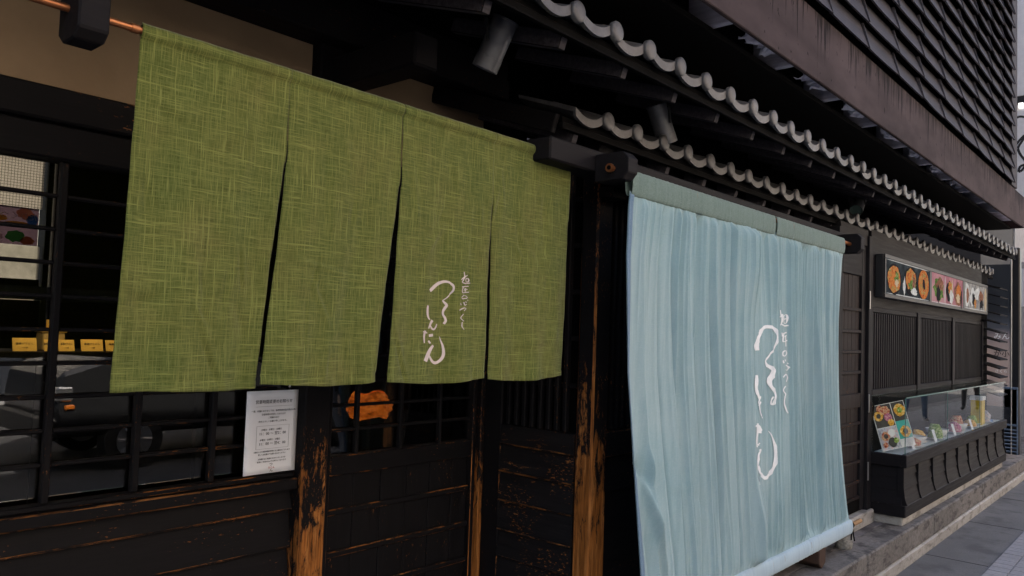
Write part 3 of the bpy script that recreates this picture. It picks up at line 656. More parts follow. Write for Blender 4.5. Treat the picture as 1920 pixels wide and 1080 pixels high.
# --- room behind the glass
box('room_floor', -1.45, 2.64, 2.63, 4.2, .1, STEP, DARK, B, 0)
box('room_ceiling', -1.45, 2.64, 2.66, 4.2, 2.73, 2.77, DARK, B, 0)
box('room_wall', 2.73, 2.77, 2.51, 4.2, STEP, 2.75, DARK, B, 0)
# window in the back of the room: daylight through a thin meshed blind, a banner hung on it facing out
rw = part_root('rear_window', B, (.4, 4.2, 1.9))
def m_blind():
    k = N('backlit_blind'); k.t.nodes.remove(k.b)
    b = k.n('TexBrick'); k.l(k.pos((1, 1, 1), (R(90), 0, 0)), b.inputs['Vector']); b.offset = 0
    b.inputs['Scale'].default_value = 1; b.inputs['Brick Width'].default_value = .0135; b.inputs['Row Height'].default_value = .0135; b.inputs['Mortar Size'].default_value = .0012; b.inputs['Mortar Smooth'].default_value = 0
    b.inputs['Color1'].default_value = (.40, .37, .33, 1); b.inputs['Color2'].default_value = (.39, .36, .32, 1); b.inputs['Mortar'].default_value = (.12, .11, .1, 1)
    t = k.n('BsdfTranslucent'); d = k.n('BsdfDiffuse'); k.l(b.outputs[0], t.inputs[0]); k.l(b.outputs[0], d.inputs[0])
    m = k.n('MixShader'); m.inputs[0].default_value = .12; k.l(t.outputs[0], m.inputs[1]); k.l(d.outputs[0], m.inputs[2]); k.l(m.outputs[0], k.out.inputs[0]); return k.m
def m_trans(name, c, f=.12):
    k = N(name); k.t.nodes.remove(k.b); n_ = k.noise(k.pos(), 30, 4)
    c_ = k.ramp(n_, [(.3, tuple(v*.8 for v in c)), (.7, c)])
    t = k.n('BsdfTranslucent'); d = k.n('BsdfDiffuse'); k.l(c_, t.inputs[0]); k.l(c_, d.inputs[0])
    m = k.n('MixShader'); m.inputs[0].default_value = f; k.l(t.outputs[0], m.inputs[1]); k.l(d.outputs[0], m.inputs[2]); k.l(m.outputs[0], k.out.inputs[0]); return k.m
box('mesh_blind', -1.5, 1.303, 4.24, 4.242, 2.045, 2.358, m_blind(), rw, 0)
box('lower_screen', -1.5, 1.303, 4.24, 4.242, 1.62, 1.862, m_trans('cream_screen', (.36, .34, .30)), rw, 0)
box('screen_bar', -1.5, 1.304, 4.225, 4.235, 1.66, 1.70, BLK, rw, 0)
box('screen_bar', -1.5, .9, 4.225, 4.235, 1.60, 1.66, BLK, rw, 0)
tube('bright_pole', (1.325, 4.15, 1.62), (1.325, 4.15, 2.36), .006, PALEP, rw)
bn = thing('hanging_banner', (.6, 4.22, 1.86), 'dark banner with white lettering seen from behind through the left window', 'banner')
bm = bmesh.new()
f = bm.faces.new([bm.verts.new(p) for p in ((-1.0, 4.236, 1.862), (1.29, 4.236, 1.862), (1.29, 4.236, 2.045), (-1.0, 4.236, 2.045))])
def ell(cx, cz, rx, rz_, y, mi, wob, seed):
    r0 = random.Random(seed); n_ = 18
    f = bm.faces.new([bm.verts.new((cx+rx*math.cos(2*math.pi*i/n_)*(1+wob*r0.uniform(-1, 1)), y, cz+rz_*math.sin(2*math.pi*i/n_)*(1+wob*r0.uniform(-1, 1)))) for i in range(n_)]); f.material_index = mi
for i, (cx, cz, rx, rz_, mi) in enumerate(((1.23, 2.015, .035, .026, 3), (1.262, 1.985, .025, .03, 5), (1.135, 1.985, .02, .014, 2), (1.20, 1.965, .05, .010, 2), (1.09, 1.90, .055, .022, 4), (1.19, 1.903, .04, .028, 6), (1.245, 1.885, .03, .02, 7), (1.02, 1.905, .02, .03, 3))):
    ell(cx, cz, rx, rz_, 4.2355-.0003*i, mi, .18, i)
from_bm('cloth', bm, [m_trans('banner_dark', (.022, .013, .016)), m_trans('banner_w', (.7, .66, .62)), m_trans('banner_y', (.7, .42, .05)), m_trans('banner_peach', (.75, .36, .2)), m_trans('banner_rice', (.72, .62, .58)), m_trans('banner_blue', (.05, .2, .5)), m_trans('banner_green', (.06, .38, .08)), m_trans('banner_rust', (.35, .12, .06))], bn, (.5, 4.236, 1.95))
text('lettering', 'たりくつろ', .040, m_trans('banner_lettering', (.8, .78, .74)), bn, (1.283, 4.230, 1.998), (R(90), 0, R(180)), .0004, 'LEFT')

# ================================================================ CURTAINS
def cat_rom(P, n):
    P = np.array(P, float)
    if len(P) < 3:
        t = np.linspace(0, 1, n)[:, None]; return P[0]*(1-t)+P[-1]*t
    Q = np.vstack([2*P[0]-P[1], P, 2*P[-1]-P[-2]]); out = []
    m = max(2, n//(len(P)-1))
    for i in range(1, len(Q)-2):
        for t in np.linspace(0, 1, m, endpoint=False):
            a, b, c, d = Q[i-1], Q[i], Q[i+1], Q[i+2]
            out.append(.5*((2*b)+(-a+c)*t+(2*a-5*b+4*c-d)*t*t+(-a+3*b-3*c+d)*t**3))
    out.append(P[-1]); return np.array(out)
def ink(name, strokes, fy, mat, parent, loc, off=.0022, thin=0):
    """brush strokes as a thin printed skin lying on the cloth fy(x, z)"""
    V, F = [], []; nw = 9
    for s in strokes:
        C = cat_rom(s, max(12, len(s)*8)); base = len(V)
        if max(abs(q[2])+abs(q[3]) for q in s) < thin: C[:, 2:] *= 1.45
        for (x, z, dx, dz) in C:
            for k in np.linspace(-1, 1, nw): V.append((x+dx*k/1000, 0, z+dz*k/1000))
        for i in range(len(C)-1):
            for k in range(nw-1):
                a = base+i*nw+k; F.append((a, a+1, a+nw+1, a+nw))
    V = np.array(V); V[:, 1] = fy(V[:, 0], V[:, 2])-off
    me = bpy.data.meshes.new(name); me.from_pydata((V-np.array(loc)).tolist(), [], F); me.materials.append(mat)
    me.polygons.foreach_set('use_smooth', [True]*len(me.polygons))
    return link(bpy.data.objects.new(name, me), parent, loc)

# ---- green noren: four linen panels joined above the slits
GY, GT, GB = 1.78, 2.205, 1.376
PAN = [  # (z, left, right) outlines in metres
    [(2.206, .722, 1.107), (1.99, .718, 1.1105), (1.70, .710, 1.079), (1.376, .701, 1.060)],
    [(2.206, 1.107, 1.495), (1.99, 1.1105, 1.4965), (1.70, 1.094, 1.466), (1.38, 1.0635, 1.432)],
    [(2.206, 1.495, 1.899), (1.97, 1.497, 1.8985), (1.70, 1.484, 1.889), (1.375, 1.459, 1.891)],
    [(2.206, 1.899, 2.326), (2.11, 1.899, 2.328), (1.70, 1.9035, 2.330), (1.372, 1.918, 2.327)]]
CREASE = [  # panel, from (u, v) to (u, v), depth, half width
    (0, (.44, .74), (.60, .84), -.005, .012), (0, (.52, .83), (.75, 1.02), .006, .015), (0, (.75, .18), (.66, .36), .004, .02), (0, (.45, .30), (.75, .20), -.003, .02),
    (1, (.05, .595), (.98, .66), -.0035, .008), (1, (.30, .20), (.38, .55), .003, .03), (1, (.5, .85), (.95, .74), -.003, .02),
    (2, (.0, .82), (.22, 1.02), .006, .014), (2, (.62, .35), (.95, .60), .003, .03), (2, (.10, .20), (.20, .45), -.003, .02),
    (3, (.0, .62), (.45, .615), -.004, .008), (3, (.35, .35), (.62, .52), .003, .02), (3, (.25, .88), (.9, .86), .003, .015), (3, (.55, .1), (.62, .5), -.003, .03)]
rc = np.random.RandomState(11)
for i_ in range(4):
    for k_ in range(11):
        u0, v0, an_ = rc.uniform(.05, .95), rc.uniform(.12, .95), rc.choice([rc.normal(1.5, .35), rc.normal(.5, .6)])
        L_ = rc.uniform(.08, .26); CREASE.append((i_, (u0, v0), (u0+L_*math.cos(an_)*1.4, v0+L_*math.sin(an_)), rc.uniform(.002, .0065)*rc.choice([1, -1]), rc.uniform(.010, .028)))
def seg_d(u, v, a, b):
    ax, ay = a; bx, by = b
    t = np.clip(((u-ax)*(bx-ax)+(v-ay)*(by-ay))/((bx-ax)**2+(by-ay)**2), 0, 1)
    d = np.hypot(u-ax-t*(bx-ax), v-ay-t*(by-ay)); s = np.sign((u-ax)*(by-ay)-(v-ay)*(bx-ax))
    return d*s, np.sin(np.pi*np.clip(t, .02, .98))**.5
def green_y(i, u, v):
    y = GY + 0*u
    ph = i*1.7
    y = y + .011*v*np.sin(2*np.pi*(u*1.3+.15*v)+ph) + .006*v*np.sin(2*np.pi*(u*2.9-.4*v)+ph*2) + .0022*np.sin(9*v+ph)*v
    y = y + (.010, .012, .006, -.004)[i]*(u-.5)*v*1.6      # each panel hangs a little turned
    y = y + .0009*np.sin(u*31+v*7+ph)+.0007*np.sin(v*41+u*13)
    for (p, a, b, dep, hw) in CREASE:
        if p != i: continue
        d, e = seg_d(u, v, a, b)
        y = y + dep*e*np.exp(-(d/hw)**2) - .6*dep*e*np.exp(-((d-hw*1.6)/(hw*1.3))**2)
    y = y + .0022*np.exp(-((v-.975)/.004)**2) - .0012*(v > .977)                 # stitched hem
    y = y + .0025*np.exp(-(np.minimum(u, 1-u)/.012)**2)*(v > .3)                  # seam along the slit
    y = y - .0115*np.sqrt(np.clip(1-((v-.020)/.0210)**2, 0, 1))*(v < .041) + .0012*np.exp(-((v-.042)/.003)**2)   # rod pocket
    return y
green = thing('noren_curtain', (1.5, GY, GB), 'green slub linen noren curtain in four slit panels over the entrance', 'curtain')
for i, pn in enumerate(PAN):
    nz, nxx = 150, 74
    v = np.linspace(0, 1, nz)[:, None]; u = np.linspace(0, 1, nxx)[None, :]
    zt, zb_ = pn[0][0], pn[-1][0]
    zz_ = zt+(zb_-zt)*v
    zk = [p[0] for p in pn][::-1]
    xl = np.interp(zz_, zk, [p[1] for p in pn][::-1]); xr = np.interp(zz_, zk, [p[2] for p in pn][::-1])
    X = xl+(xr-xl)*u
    sag = -.006*np.sin(np.pi*u*(1.0))*v**3 + .004*np.sin(5*u+i)*v**4
    Z = zz_+sag+0*u
    Y = green_y(i, u+0*v, v+0*u)
    grid_obj('cloth_panel', X, Y, Z, LINEN, green, (float((xl[0]+xr[0])/2), GY, GB), thick=.0016)
def green_fy(x, z):
    pn = PAN[2]; zk = [p[0] for p in pn][::-1]
    a = np.interp(z, zk, [p[1] for p in pn][::-1]); b = np.interp(z, zk, [p[2] for p in pn][::-1])
    u = (x-a)/(b-a); v = (z-pn[0][0])/(pn[-1][0]-pn[0][0])
    return green_y(2, u, v)
ink('lettering', GREEN_INK, green_fy, INKP, green, (1.7, GY, 1.55))
# back half of the rod pocket
bm = bmesh.new()
NB = 10
rows = [[bm.verts.new((x, GY+.0005+.0155*math.sin(math.pi*k/NB), 2.194+.0135*math.cos(math.pi*k/NB)-.004)) for k in range(NB+1)] for x in (.724, 1.11, 1.50, 1.90, 2.324)]
for a, b in zip(rows[:-1], rows[1:]):
    for k in range(NB): bm.faces.new((a[k], a[k+1], b[k+1], b[k]))
from_bm('rod_pocket', bm, LINEN, green, (1.5, GY, 2.19), smooth=True)
rod = tube('curtain_rod', (-.9, GY, 2.189), (2.38, GY, 2.189), .0085, COPPER); tag(rod, 'thin copper pipe carrying the green linen curtain', 'rod')
bm = bmesh.new(); tube_bm(bm, (.70, GY, 2.189), (.716, GY, 2.189), .0105, 20)
cl = from_bm('pipe_collar', bm, COPPER, rod, (.708, GY, 2.19))

# ---- blue curtain on two rods
BY = 1.62; BT, BB = 2.075, .435
LEFT = [(2.166, 2.490), (1.834, 2.478), (1.391, 2.509), (.981, 2.580), (.628, 2.640), (.40, 2.655)]
RIGHT = [(2.166, 4.872), (1.663, 4.876), (.99, 4.95), (.684, 4.998), (.435, 5.045), (.35, 5.06)]
def bl(z): return np.interp(z, [p[0] for p in LEFT][::-1], [p[1] for p in LEFT][::-1])
def br(z): return np.interp(z, [p[0] for p in RIGHT][::-1], [p[1] for p in RIGHT][::-1])
rb = np.random.RandomState(5)
FOLD = []
for k in range(80):       # gathers below the top rod
    FOLD.append((rb.uniform(.02, .99), rb.uniform(.0018, .004), rb.uniform(.004, .010), rb.uniform(-.008, .008), 't', rb.uniform(.2, .8)))
for k in range(22):       # broad long folds
    FOLD.append((rb.uniform(.04, .98), rb.uniform(.010, .020), rb.uniform(.014, .032)*rb.choice([1, 1, -1]), rb.uniform(-.03, .02), 'l', 1))
for k in range(84):       # narrow long folds, denser on the right
    s_ = rb.uniform(0, 1)**.6
    FOLD.append((.05+.94*s_, rb.uniform(.0018, .0045), rb.uniform(.007, .018), rb.uniform(-.014, .010), 'l', 1))
for k in range(15):       # deep narrow valleys
    FOLD.append((rb.choice([rb.uniform(.06, .40), rb.uniform(.60, .98)]), rb.uniform(.0022, .004), -rb.uniform(.014, .026), rb.uniform(-.014, .010), 'l', 1))
for k in range(60):       # gathers above the lower pole
    FOLD.append((rb.uniform(.12, .99), rb.uniform(.0018, .004), rb.uniform(.004, .010), rb.uniform(-.03, .03), 'b', rb.uniform(.12, .45)))
DIAG = [((.010, .62), (.055, .70), .020, .016), ((.030, .66), (.085, .95), -.040, .014), ((.055, .60), (.048, .705), -.024, .012), ((.075, .93), (.09, 1.0), .016, .012),
        ((.03, .80), (.04, 1.0), .020, .012), ((.105, .70), (.20, .735), -.005, .012), ((.18, .73), (.25, .80), .005, .014), ((.20, .30), (.235, .38), .007, .010)]
def blue_y(s, v):
    y = 0*s
    pin = np.clip(np.minimum(v+.004, 1.004-v)/.035, 0, 1); pin = pin*pin*(3-2*pin)
    calm = 1-.72*np.exp(-(((s-.508)/.105)**6))*np.exp(-(((v-.50)/.32)**6))     # the printed width hangs flatter
    for (s0, wd, am, dr, kind, ext) in FOLD:
        c = s0+dr*v
        if kind == 't': e = np.clip(1-v/ext, 0, 1)**.7
        elif kind == 'b': e = np.clip((v-(1-ext))/ext, 0, 1)**.7
        else: e = .7+.3*np.sin(np.pi*np.clip(v*.9+.08, 0, 1))
        d = (s-c)/wd
        y = y - calm*am*e*(.55*np.exp(-np.abs(d)*1.3)+.45*np.exp(-d*d))
    y = y + .012*np.sin(2*np.pi*(s*3.1+.1*v))*np.sin(np.pi*v) + .018*np.sin(np.pi*v)*np.sin(2*np.pi*s*1.2+.6)
    for (a, b, dep, hw) in DIAG:
        d, e = seg_d(s, v, a, b); y = y + dep*e*np.where(d > 0, np.exp(-d/hw*1.0), np.exp(-(d/(hw*.45))**2))
    y = y - .016*np.exp(-np.maximum(s, 0)/.012)*np.sin(np.pi*v)         # edge rolls forward
    seam = np.exp(-((s-.567)/.0022)**2); y = y + .014*seam
    return BY + y*pin - .004*(1-pin)
def blue_fy(x, z):
    s = (x-bl(z))/(br(z)-bl(z)); v = (BT-z)/(BT-BB)
    return blue_y(s, v)
blue = thing('noren_curtain', (3.75, BY, .35), 'pale blue cotton curtain hanging nearly to the step beside the corner post', 'curtain')
def blue_panel(s0, s1, ns):
    v = np.linspace(-.006, 1.006, 90)[:, None]; s = np.linspace(s0, s1, ns)[None, :]
    z = BT+(BB-BT)*v+0*s
    X = bl(z)+(br(z)-bl(z))*s
    return grid_obj('cloth_panel', X, blue_y(s+0*v, np.clip(v, 0, 1)+0*s), z, BLUE, blue, (3.7, BY, 1.2), thick=.0014)
blue_panel(0, .5655, 940); blue_panel(.5685, 1, 720)
# top sleeve round the rod
def sleeve(name, s0, s1, zc_, rz_, ry, mat, amp, seed, lowz=None):
    rr = np.random.RandomState(seed); na = 28; ns = int(240*(s1-s0))+20
    a = np.linspace(0, 2*np.pi, na)[:, None]; s = np.linspace(s0, s1, ns)[None, :]
    rip = sum(rr.uniform(.3, 1)*np.sin(2*np.pi*s*rr.uniform(35, 110)+rr.uniform(0, 6)) for _ in range(7))*amp/3
    z = zc_+(rz_+rip)*np.cos(a)+0*s
    y = BY+(ry+rip)*np.sign(np.sin(a))*np.abs(np.sin(a))**.5
    zr = zc_+0*s+0*a
    X = bl(zr)+(br(zr)-bl(zr))*s - .0*a
    o = grid_obj(name, X, y, z, mat, blue, (3.7, BY, zc_), thick=0)
    return o
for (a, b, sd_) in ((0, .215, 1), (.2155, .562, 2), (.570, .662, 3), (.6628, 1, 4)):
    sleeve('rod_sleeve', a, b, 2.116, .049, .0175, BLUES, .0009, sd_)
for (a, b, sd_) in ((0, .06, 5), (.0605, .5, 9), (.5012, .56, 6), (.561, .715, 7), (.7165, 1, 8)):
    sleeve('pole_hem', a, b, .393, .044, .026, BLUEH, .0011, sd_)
# darker facing folded back along the near edge
v = np.linspace(0, 1, 90)[:, None]; q = np.linspace(0, 1, 6)[None, :]
z = BT+(BB-BT)*v+0*q; X = bl(z)-.006+.030*q+.006*np.sin(v*9)*q
grid_obj('edge_facing', X, blue_y(q*.012+0*v, v+0*q)-.004+.02*(1-q)**2*0-.003, z, BLUEE, blue, (2.5, BY, 1.2), thick=.0012)
ink('lettering', BLUE_INK, blue_fy, INKW, blue, (3.75, BY, 1.3), off=.0045, thin=9)
rod2 = tube('curtain_rod', (2.362, BY, 2.150), (5.04, BY, 2.142), .0115, COPPER); tag(rod2, 'orange copper pipe holding up the pale blue curtain', 'rod')
bm = bmesh.new(); tube_bm(bm, (2.352, BY, 2.150), (2.362, BY, 2.150), .0165, 20); tube_bm(bm, (2.350, BY, 2.150), (2.352, BY, 2.150), .0165, 20, .013)
from_bm('pipe_collar', bm, COPPER, rod2, (2.357, BY, 2.15))
tube('pipe_bore_shade', (2.3485, BY, 2.150), (2.351, BY, 2.150), .0085, BLK, rod2)  # black disc painted for the shade inside the hollow pipe
POLE = wood('bare_pole', 'x', base=(.30, .17, .08), hi=(.46, .28, .14), specks=.75, worn=(.1, .05, .03), wornhi=(.15, .08, .04))
pole = tube('curtain_pole', (2.62, BY, .393), (5.27, BY, .393), .0135, POLE); tag(pole, 'slim wooden pole weighting the hem of the blue curtain', 'pole')
bm = bmesh.new()
for dx in (0, .012, .022): tube_bm(bm, (5.075+dx, BY, .393), (5.085+dx, BY, .393), .0185, 16)
tube_bm(bm, (5.09, BY-.01, .38), (5.10, BY-.02, .30), .004, 8); tube_bm(bm, (5.08, BY-.01, .38), (5.065, BY-.012, .31), .004, 8)
from_bm('black_cord', bm, BLK, pole, (5.09, BY, .39))

# ================================================================ SMALL THINGS ON THE SHOP FRONT
# notice on the glass
nz = thing('notice', (1.57, 2.53, .99), 'white printed paper notice taped inside the window beside the door post', 'notice')
xs = np.linspace(1.459, 1.669, 10)[None, :]; zs = np.linspace(1.29, .992, 14)[:, None]
grid_obj('paper', xs+0*zs, 2.522+.004*np.sin((xs-1.45)*12)*np.cos(zs*6)+0*zs, zs+0*xs, PAPER, nz, (1.57, 2.53, 1.14), thick=.0008)
RT = (R(90), 0, 0)
def nt_line(s, z, size, mat=BLACKINK, x=1.566, sx=1.0):
    o = text('print_line', s, size, mat, nz, (x, 2.5155, z), RT, .0003, sx=sx)
nt_line('営業時間変更のお知らせ', 1.250, .0145, sx=.95)
nt_line('一部、店舗におきましては、新型感染症拡大防止の為', 1.218, .0075)
nt_line('営業時間を変更しております', 1.205, .0075); nt_line('ご理解のほど', 1.193, .0075); nt_line('何卒よろしくお願い申し上げます。', 1.180, .0075)
nt_line('月曜日・火曜日・水曜日', 1.150, .0075, x=1.56); nt_line('11：00 ～ 翌2：00', 1.136, .0135, x=1.565)
nt_line('木曜日・金曜日・土曜日', 1.114, .0075, x=1.555); nt_line('11：00 ～ 翌4：00', 1.100, .0135, x=1.565)
nt_line('※都合により営業時間が変更になる場合がございます', 1.072, .0062); nt_line('詳しくは店舗までお問い合わせください', 1.062, .0062)
nt_line('お客様にはご迷惑をおかけいたしますが', 1.046, .0062); nt_line('皆様のご来店を心よりお待ちしております', 1.036, .0062)
nt_line('つ', 1.024, .014, x=1.564); nt_line('るとん', 1.013, .009, REDINK, x=1.566); nt_line('ん', 1.003, .014, x=1.566)
GREY = plain('grey_rule', (.35, .35, .36), .8)
box('rule', 1.492, 1.642, 2.5155, 2.5162, 1.2335, 1.2343, GREY, nz, 0)
for (a, b, c, d) in ((1.50, 1.632, 1.164, 1.1648), (1.50, 1.632, 1.082, 1.0828), (1.50, 1.5008, 1.0828, 1.164), (1.6312, 1.632, 1.0828, 1.164)):
    box('rule', a, b, 2.5155, 2.5162, c, d, GREY, nz, 0)
# spotlights under the upper eave
def spotlight(pos, d, label, lens=False):
    d = Vector(d).normalized(); p = Vector(pos)
    t = thing('spotlight', p, label, 'lamp', 'spotlights under the upper eave')
    bm = bmesh.new(); tube_bm(bm, p-d*.085, p+d*.045, .045, 28)
    o = from_bm('housing', bm, LAMPG, t, p); smooth_sides(o)
    bm = bmesh.new(); tube_bm(bm, p+d*.0455, p+d*.088, .0462, 28, .0462, caps=False); tube_bm(bm, p+d*.0458, p+d*.087, .043, 28, .043, caps=False)
    o = from_bm('front_ring', bm, LAMPG, t, p+d*.06); smooth_sides(o)
    o = tube('back_cap', p-d*.0925, p-d*.0855, .0475, LAMPG, t, 28)
    o = tube('lens', p+d*.066, p+d*.072, .0425, LENS, t, 28)
    up = p+Vector((0, .02, .135))
    bm = bmesh.new()
    side = d.cross(Vector((0, 0, 1)))
    if side.length < .1: side = Vector((1, 0, 0))
    side.normalize()
    for s in (-1, 1): tube_bm(bm, p+side*.05*s, p+side*.05*s+(up-p)*.55, .006, 10); 
    tube_bm(bm, p+side*-.055+(up-p)*.55, p+side*.055+(up-p)*.55, .007, 10); tube_bm(bm, p+(up-p)*.55, up, .009, 12)
    from_bm('yoke', bm, LAMPK, t, up)
    return t
spotlight((1.905, 1.80, 2.515), (-.10, .42, -.90), 'large grey spotlight hanging above the green linen curtain')
spotlight((3.02, 1.80, 2.485), (.42, -.10, -.88), 'grey spotlight hanging above the left part of the lower tiled eave')
spotlight((5.72, 1.80, 2.50), (-.80, -.12, -.55), 'small spotlight with visible lens aimed left above the far end of blue curtain')
# crumpled sheeting in the slot under the band
def crumple(x, k, label):
    rr = np.random.RandomState(k+20); nn = 16
    u = np.linspace(0, 1, nn)[None, :]; v = np.linspace(0, 1, nn)[:, None]
    n1 = rr.uniform(-1, 1, (nn, nn))*.016
    X = x-.10+.26*u+.0*v+n1; Z = 2.812+.13*v*(1-.45*np.abs(u-.6))+.02*np.sin(u*17+k)*v+rr.uniform(-1, 1, (nn, nn))*.010+0*u
    Y = 1.43-.045*v+.03*np.sin(u*9+v*7+k)+rr.uniform(-1, 1, (nn, nn))*.018
    o = grid_obj('crumpled_sheet', X, np.maximum(Y, 1.379), np.maximum(Z, 2.806), SHEETM, None, (x, 1.43, 2.806), smooth=False, thick=.001)
    tag(o, label, 'plastic sheet', 'crumpled sheeting in the slot under the upper storey')
SHEETM = plain('pale_sheeting', (.72, .71, .80), .5, 0, .5, var=.2, vs=25)
ORD2 = ['first', 'second', 'third', 'fourth', 'fifth', 'sixth', 'seventh', 'eighth', 'ninth']
ORD = ['first', 'second', 'third', 'fourth', 'fifth', 'sixth', 'seventh', 'eighth']
for k in range(7): crumple(3.17+.632*k, k, ORD[k]+' crumpled pale plastic sheet from the left in the slot under the upper storey')
# menu light box over the lattice windows
mb = thing('menu_lightbox', (7.9, 1.72, 1.87), 'long black light box with food photographs above the lattice windows', 'sign')
FY = 1.712
box('casing', 6.06, 9.80, FY+.008, 1.778, 1.865, 2.185, LAMPK, mb, .004)
for (a, b, c, d) in ((6.06, 9.80, 2.155, 2.185), (6.06, 9.80, 1.865, 1.893), (6.06, 6.085, 1.894, 2.154), (7.335, 7.40, 1.894, 2.154), (8.60, 8.665, 1.894, 2.154), (9.775, 9.80, 1.894, 2.154)):
    box('frame', a, b, FY-.004, FY+.007, c, d, LAMPK, mb, .002)
def glow(name, c, e=.55): return plain(name, c, .8, 0, .04, emit=e*.05, var=.25, vs=26)
GD, GP, GL = glow('print_slate', (.035, .05, .06), .5), glow('print_pink', (.55, .25, .30), .5), glow('print_grey', (.42, .43, .42), .45)
GW = glow('print_white', (.42, .45, .45), .6); GR = glow('print_red', (.62, .14, .05), .6); GO = glow('print_orange', (.75, .28, .08), .6)
GG = glow('print_green', (.10, .22, .05), .5); GB_ = glow('print_brown', (.22, .10, .06), .5); GK = glow('print_black', (.01, .01, .012), .3); GY_ = glow('print_cream', (.38, .32, .22), .6)
def blob(bm, cx, cz, rx, rz_, y, mi, n=18, wob=0, seed=0):
    r0 = random.Random(seed)
    vs = [bm.verts.new((cx+rx*math.cos(2*math.pi*i/n)*(1+wob*r0.uniform(-1, 1)), y, cz+rz_*math.sin(2*math.pi*i/n)*(1+wob*r0.uniform(-1, 1)))) for i in range(n)]
    f = bm.faces.new(vs); f.material_index = mi
def printed(name, a, b, z0, z1, y, mats, blobs, parent, seed=1):
    bm = bmesh.new()
    f = bm.faces.new([bm.verts.new(p) for p in ((a, y, z0), (b, y, z0), (b, y, z1), (a, y, z1))])
    for i, (cx, cz, rx, rz_, mi, wob) in enumerate(blobs):
        blob(bm, a+cx*(b-a), z0+cz*(z1-z0), rx, rz_, y-.0004*(i+1), mi, 18, wob, seed+i)
    return from_bm(name, bm, mats, parent, ((a+b)/2, y, z0))
def food(name, cols, e, sc=34):
    k = N(name); n_ = k.noise(k.pos(), sc, 3, .6, .6); m_ = len(cols)
    c_ = k.ramp(n_, [(.30+.40*i/(m_-1), c) for i, c in enumerate(cols)]); k.set(c_, .8, 0, .04)
    if e: k.l(c_, k.b.inputs['Emission Color']); k.b.inputs['Emission Strength'].default_value = e
    return k.m
GR = food('print_soup', [(0.055, 0.011, 0.006), (0.303, 0.055, 0.017), (0.413, 0.176, 0.055), (0.110, 0.138, 0.028), (0.440, 0.385, 0.275)], .05)
GO = food('print_carrot', [(0.165, 0.033, 0.011), (0.385, 0.121, 0.028), (0.429, 0.220, 0.066)], .05)
GG = food('print_leaf', [(0.011, 0.028, 0.006), (0.066, 0.138, 0.028), (0.193, 0.220, 0.099)], .05)
GB_ = food('print_meat', [(0.044, 0.017, 0.011), (0.165, 0.072, 0.044), (0.303, 0.176, 0.121)], .05)
GP = food('print_rose', [(0.209, 0.083, 0.105), (0.303, 0.143, 0.171), (0.341, 0.198, 0.220)], .04, 5)
GL = food('print_mist', [(0.055, 0.061, 0.066), (0.193, 0.198, 0.198), (0.341, 0.341, 0.319)], .04, 14)
GD = food('print_dark_table', [(.006, .009, .011), (.018, .026, .032), (.04, .055, .06)], .04, 9)
rr = random.Random(3)
bl1 = [(.5, .985, .62, .004, 1, 0), (.5, .02, .62, .004, 1, 0), (.17, .46, .185, .118, 6, .03), (.17, .46, .165, .105, 2, .08), (.20, .52, .07, .045, 4, .3), (.13, .38, .06, .04, 3, .3), (.22, .36, .05, .03, 5, .3), (.15, .62, .06, .03, 3, .3),
       (.53, .50, .19, .115, 6, .05), (.53, .56, .15, .085, 2, .12), (.56, .36, .10, .05, 4, .3), (.49, .62, .06, .04, 3, .3), (.60, .5, .05, .05, 7, .3), (.60, .2, .09, .03, 1, .3), (.37, .3, .03, .06, 1, .4),
       (.83, .50, .165, .122, 3, .02), (.83, .50, .13, .10, 2, .05), (.83, .52, .04, .04, 6, .2), (.845, .45, .025, .03, 6, .3)]
printed('photo_panel', 6.086, 7.334, 1.894, 2.154, FY, [GD, GW, GR, GO, GG, GY_, GK, GB_], bl1, mb)
bl2 = [(.5, .02, .62, .004, 1, 0), (.22, .5, .19, .10, 4, .2), (.25, .62, .14, .06, 7, .3), (.2, .3, .07, .07, 6, .3), (.40, .5, .015, .13, 1, .1), (.52, .42, .10, .10, 6, .25), (.56, .6, .07, .06, 2, .3), (.63, .5, .02, .12, 5, .1), (.60, .3, .08, .06, 1, .3),
       (.82, .45, .15, .11, 7, .15), (.84, .55, .09, .06, 3, .2), (.82, .30, .08, .04, 5, .3), (.93, .3, .03, .1, 6, .2)]
printed('photo_panel', 7.401, 8.599, 1.894, 2.154, FY, [GP, GW, GR, GO, GG, GY_, GK, GB_], bl2, mb, 30)
bl3 = [(.5, .02, .55, .004, 1, 0), (.12, .5, .10, .12, 1, .15), (.13, .5, .06, .08, 7, .2), (.36, .45, .13, .10, 1, .3), (.38, .4, .09, .06, 6, .35), (.45, .25, .05, .05, 2, .3), (.55, .65, .13, .07, 1, .3), (.66, .4, .12, .09, 0, .3), (.7, .55, .10, .07, 7, .35), (.72, .25, .1, .04, 6, .3), (.90, .5, .06, .12, 5, .1)]
printed('photo_panel', 8.666, 9.774, 1.894, 2.154, FY, [GL, GW, GR, GO, GG, GY_, GK, GB_], bl3, mb, 60)
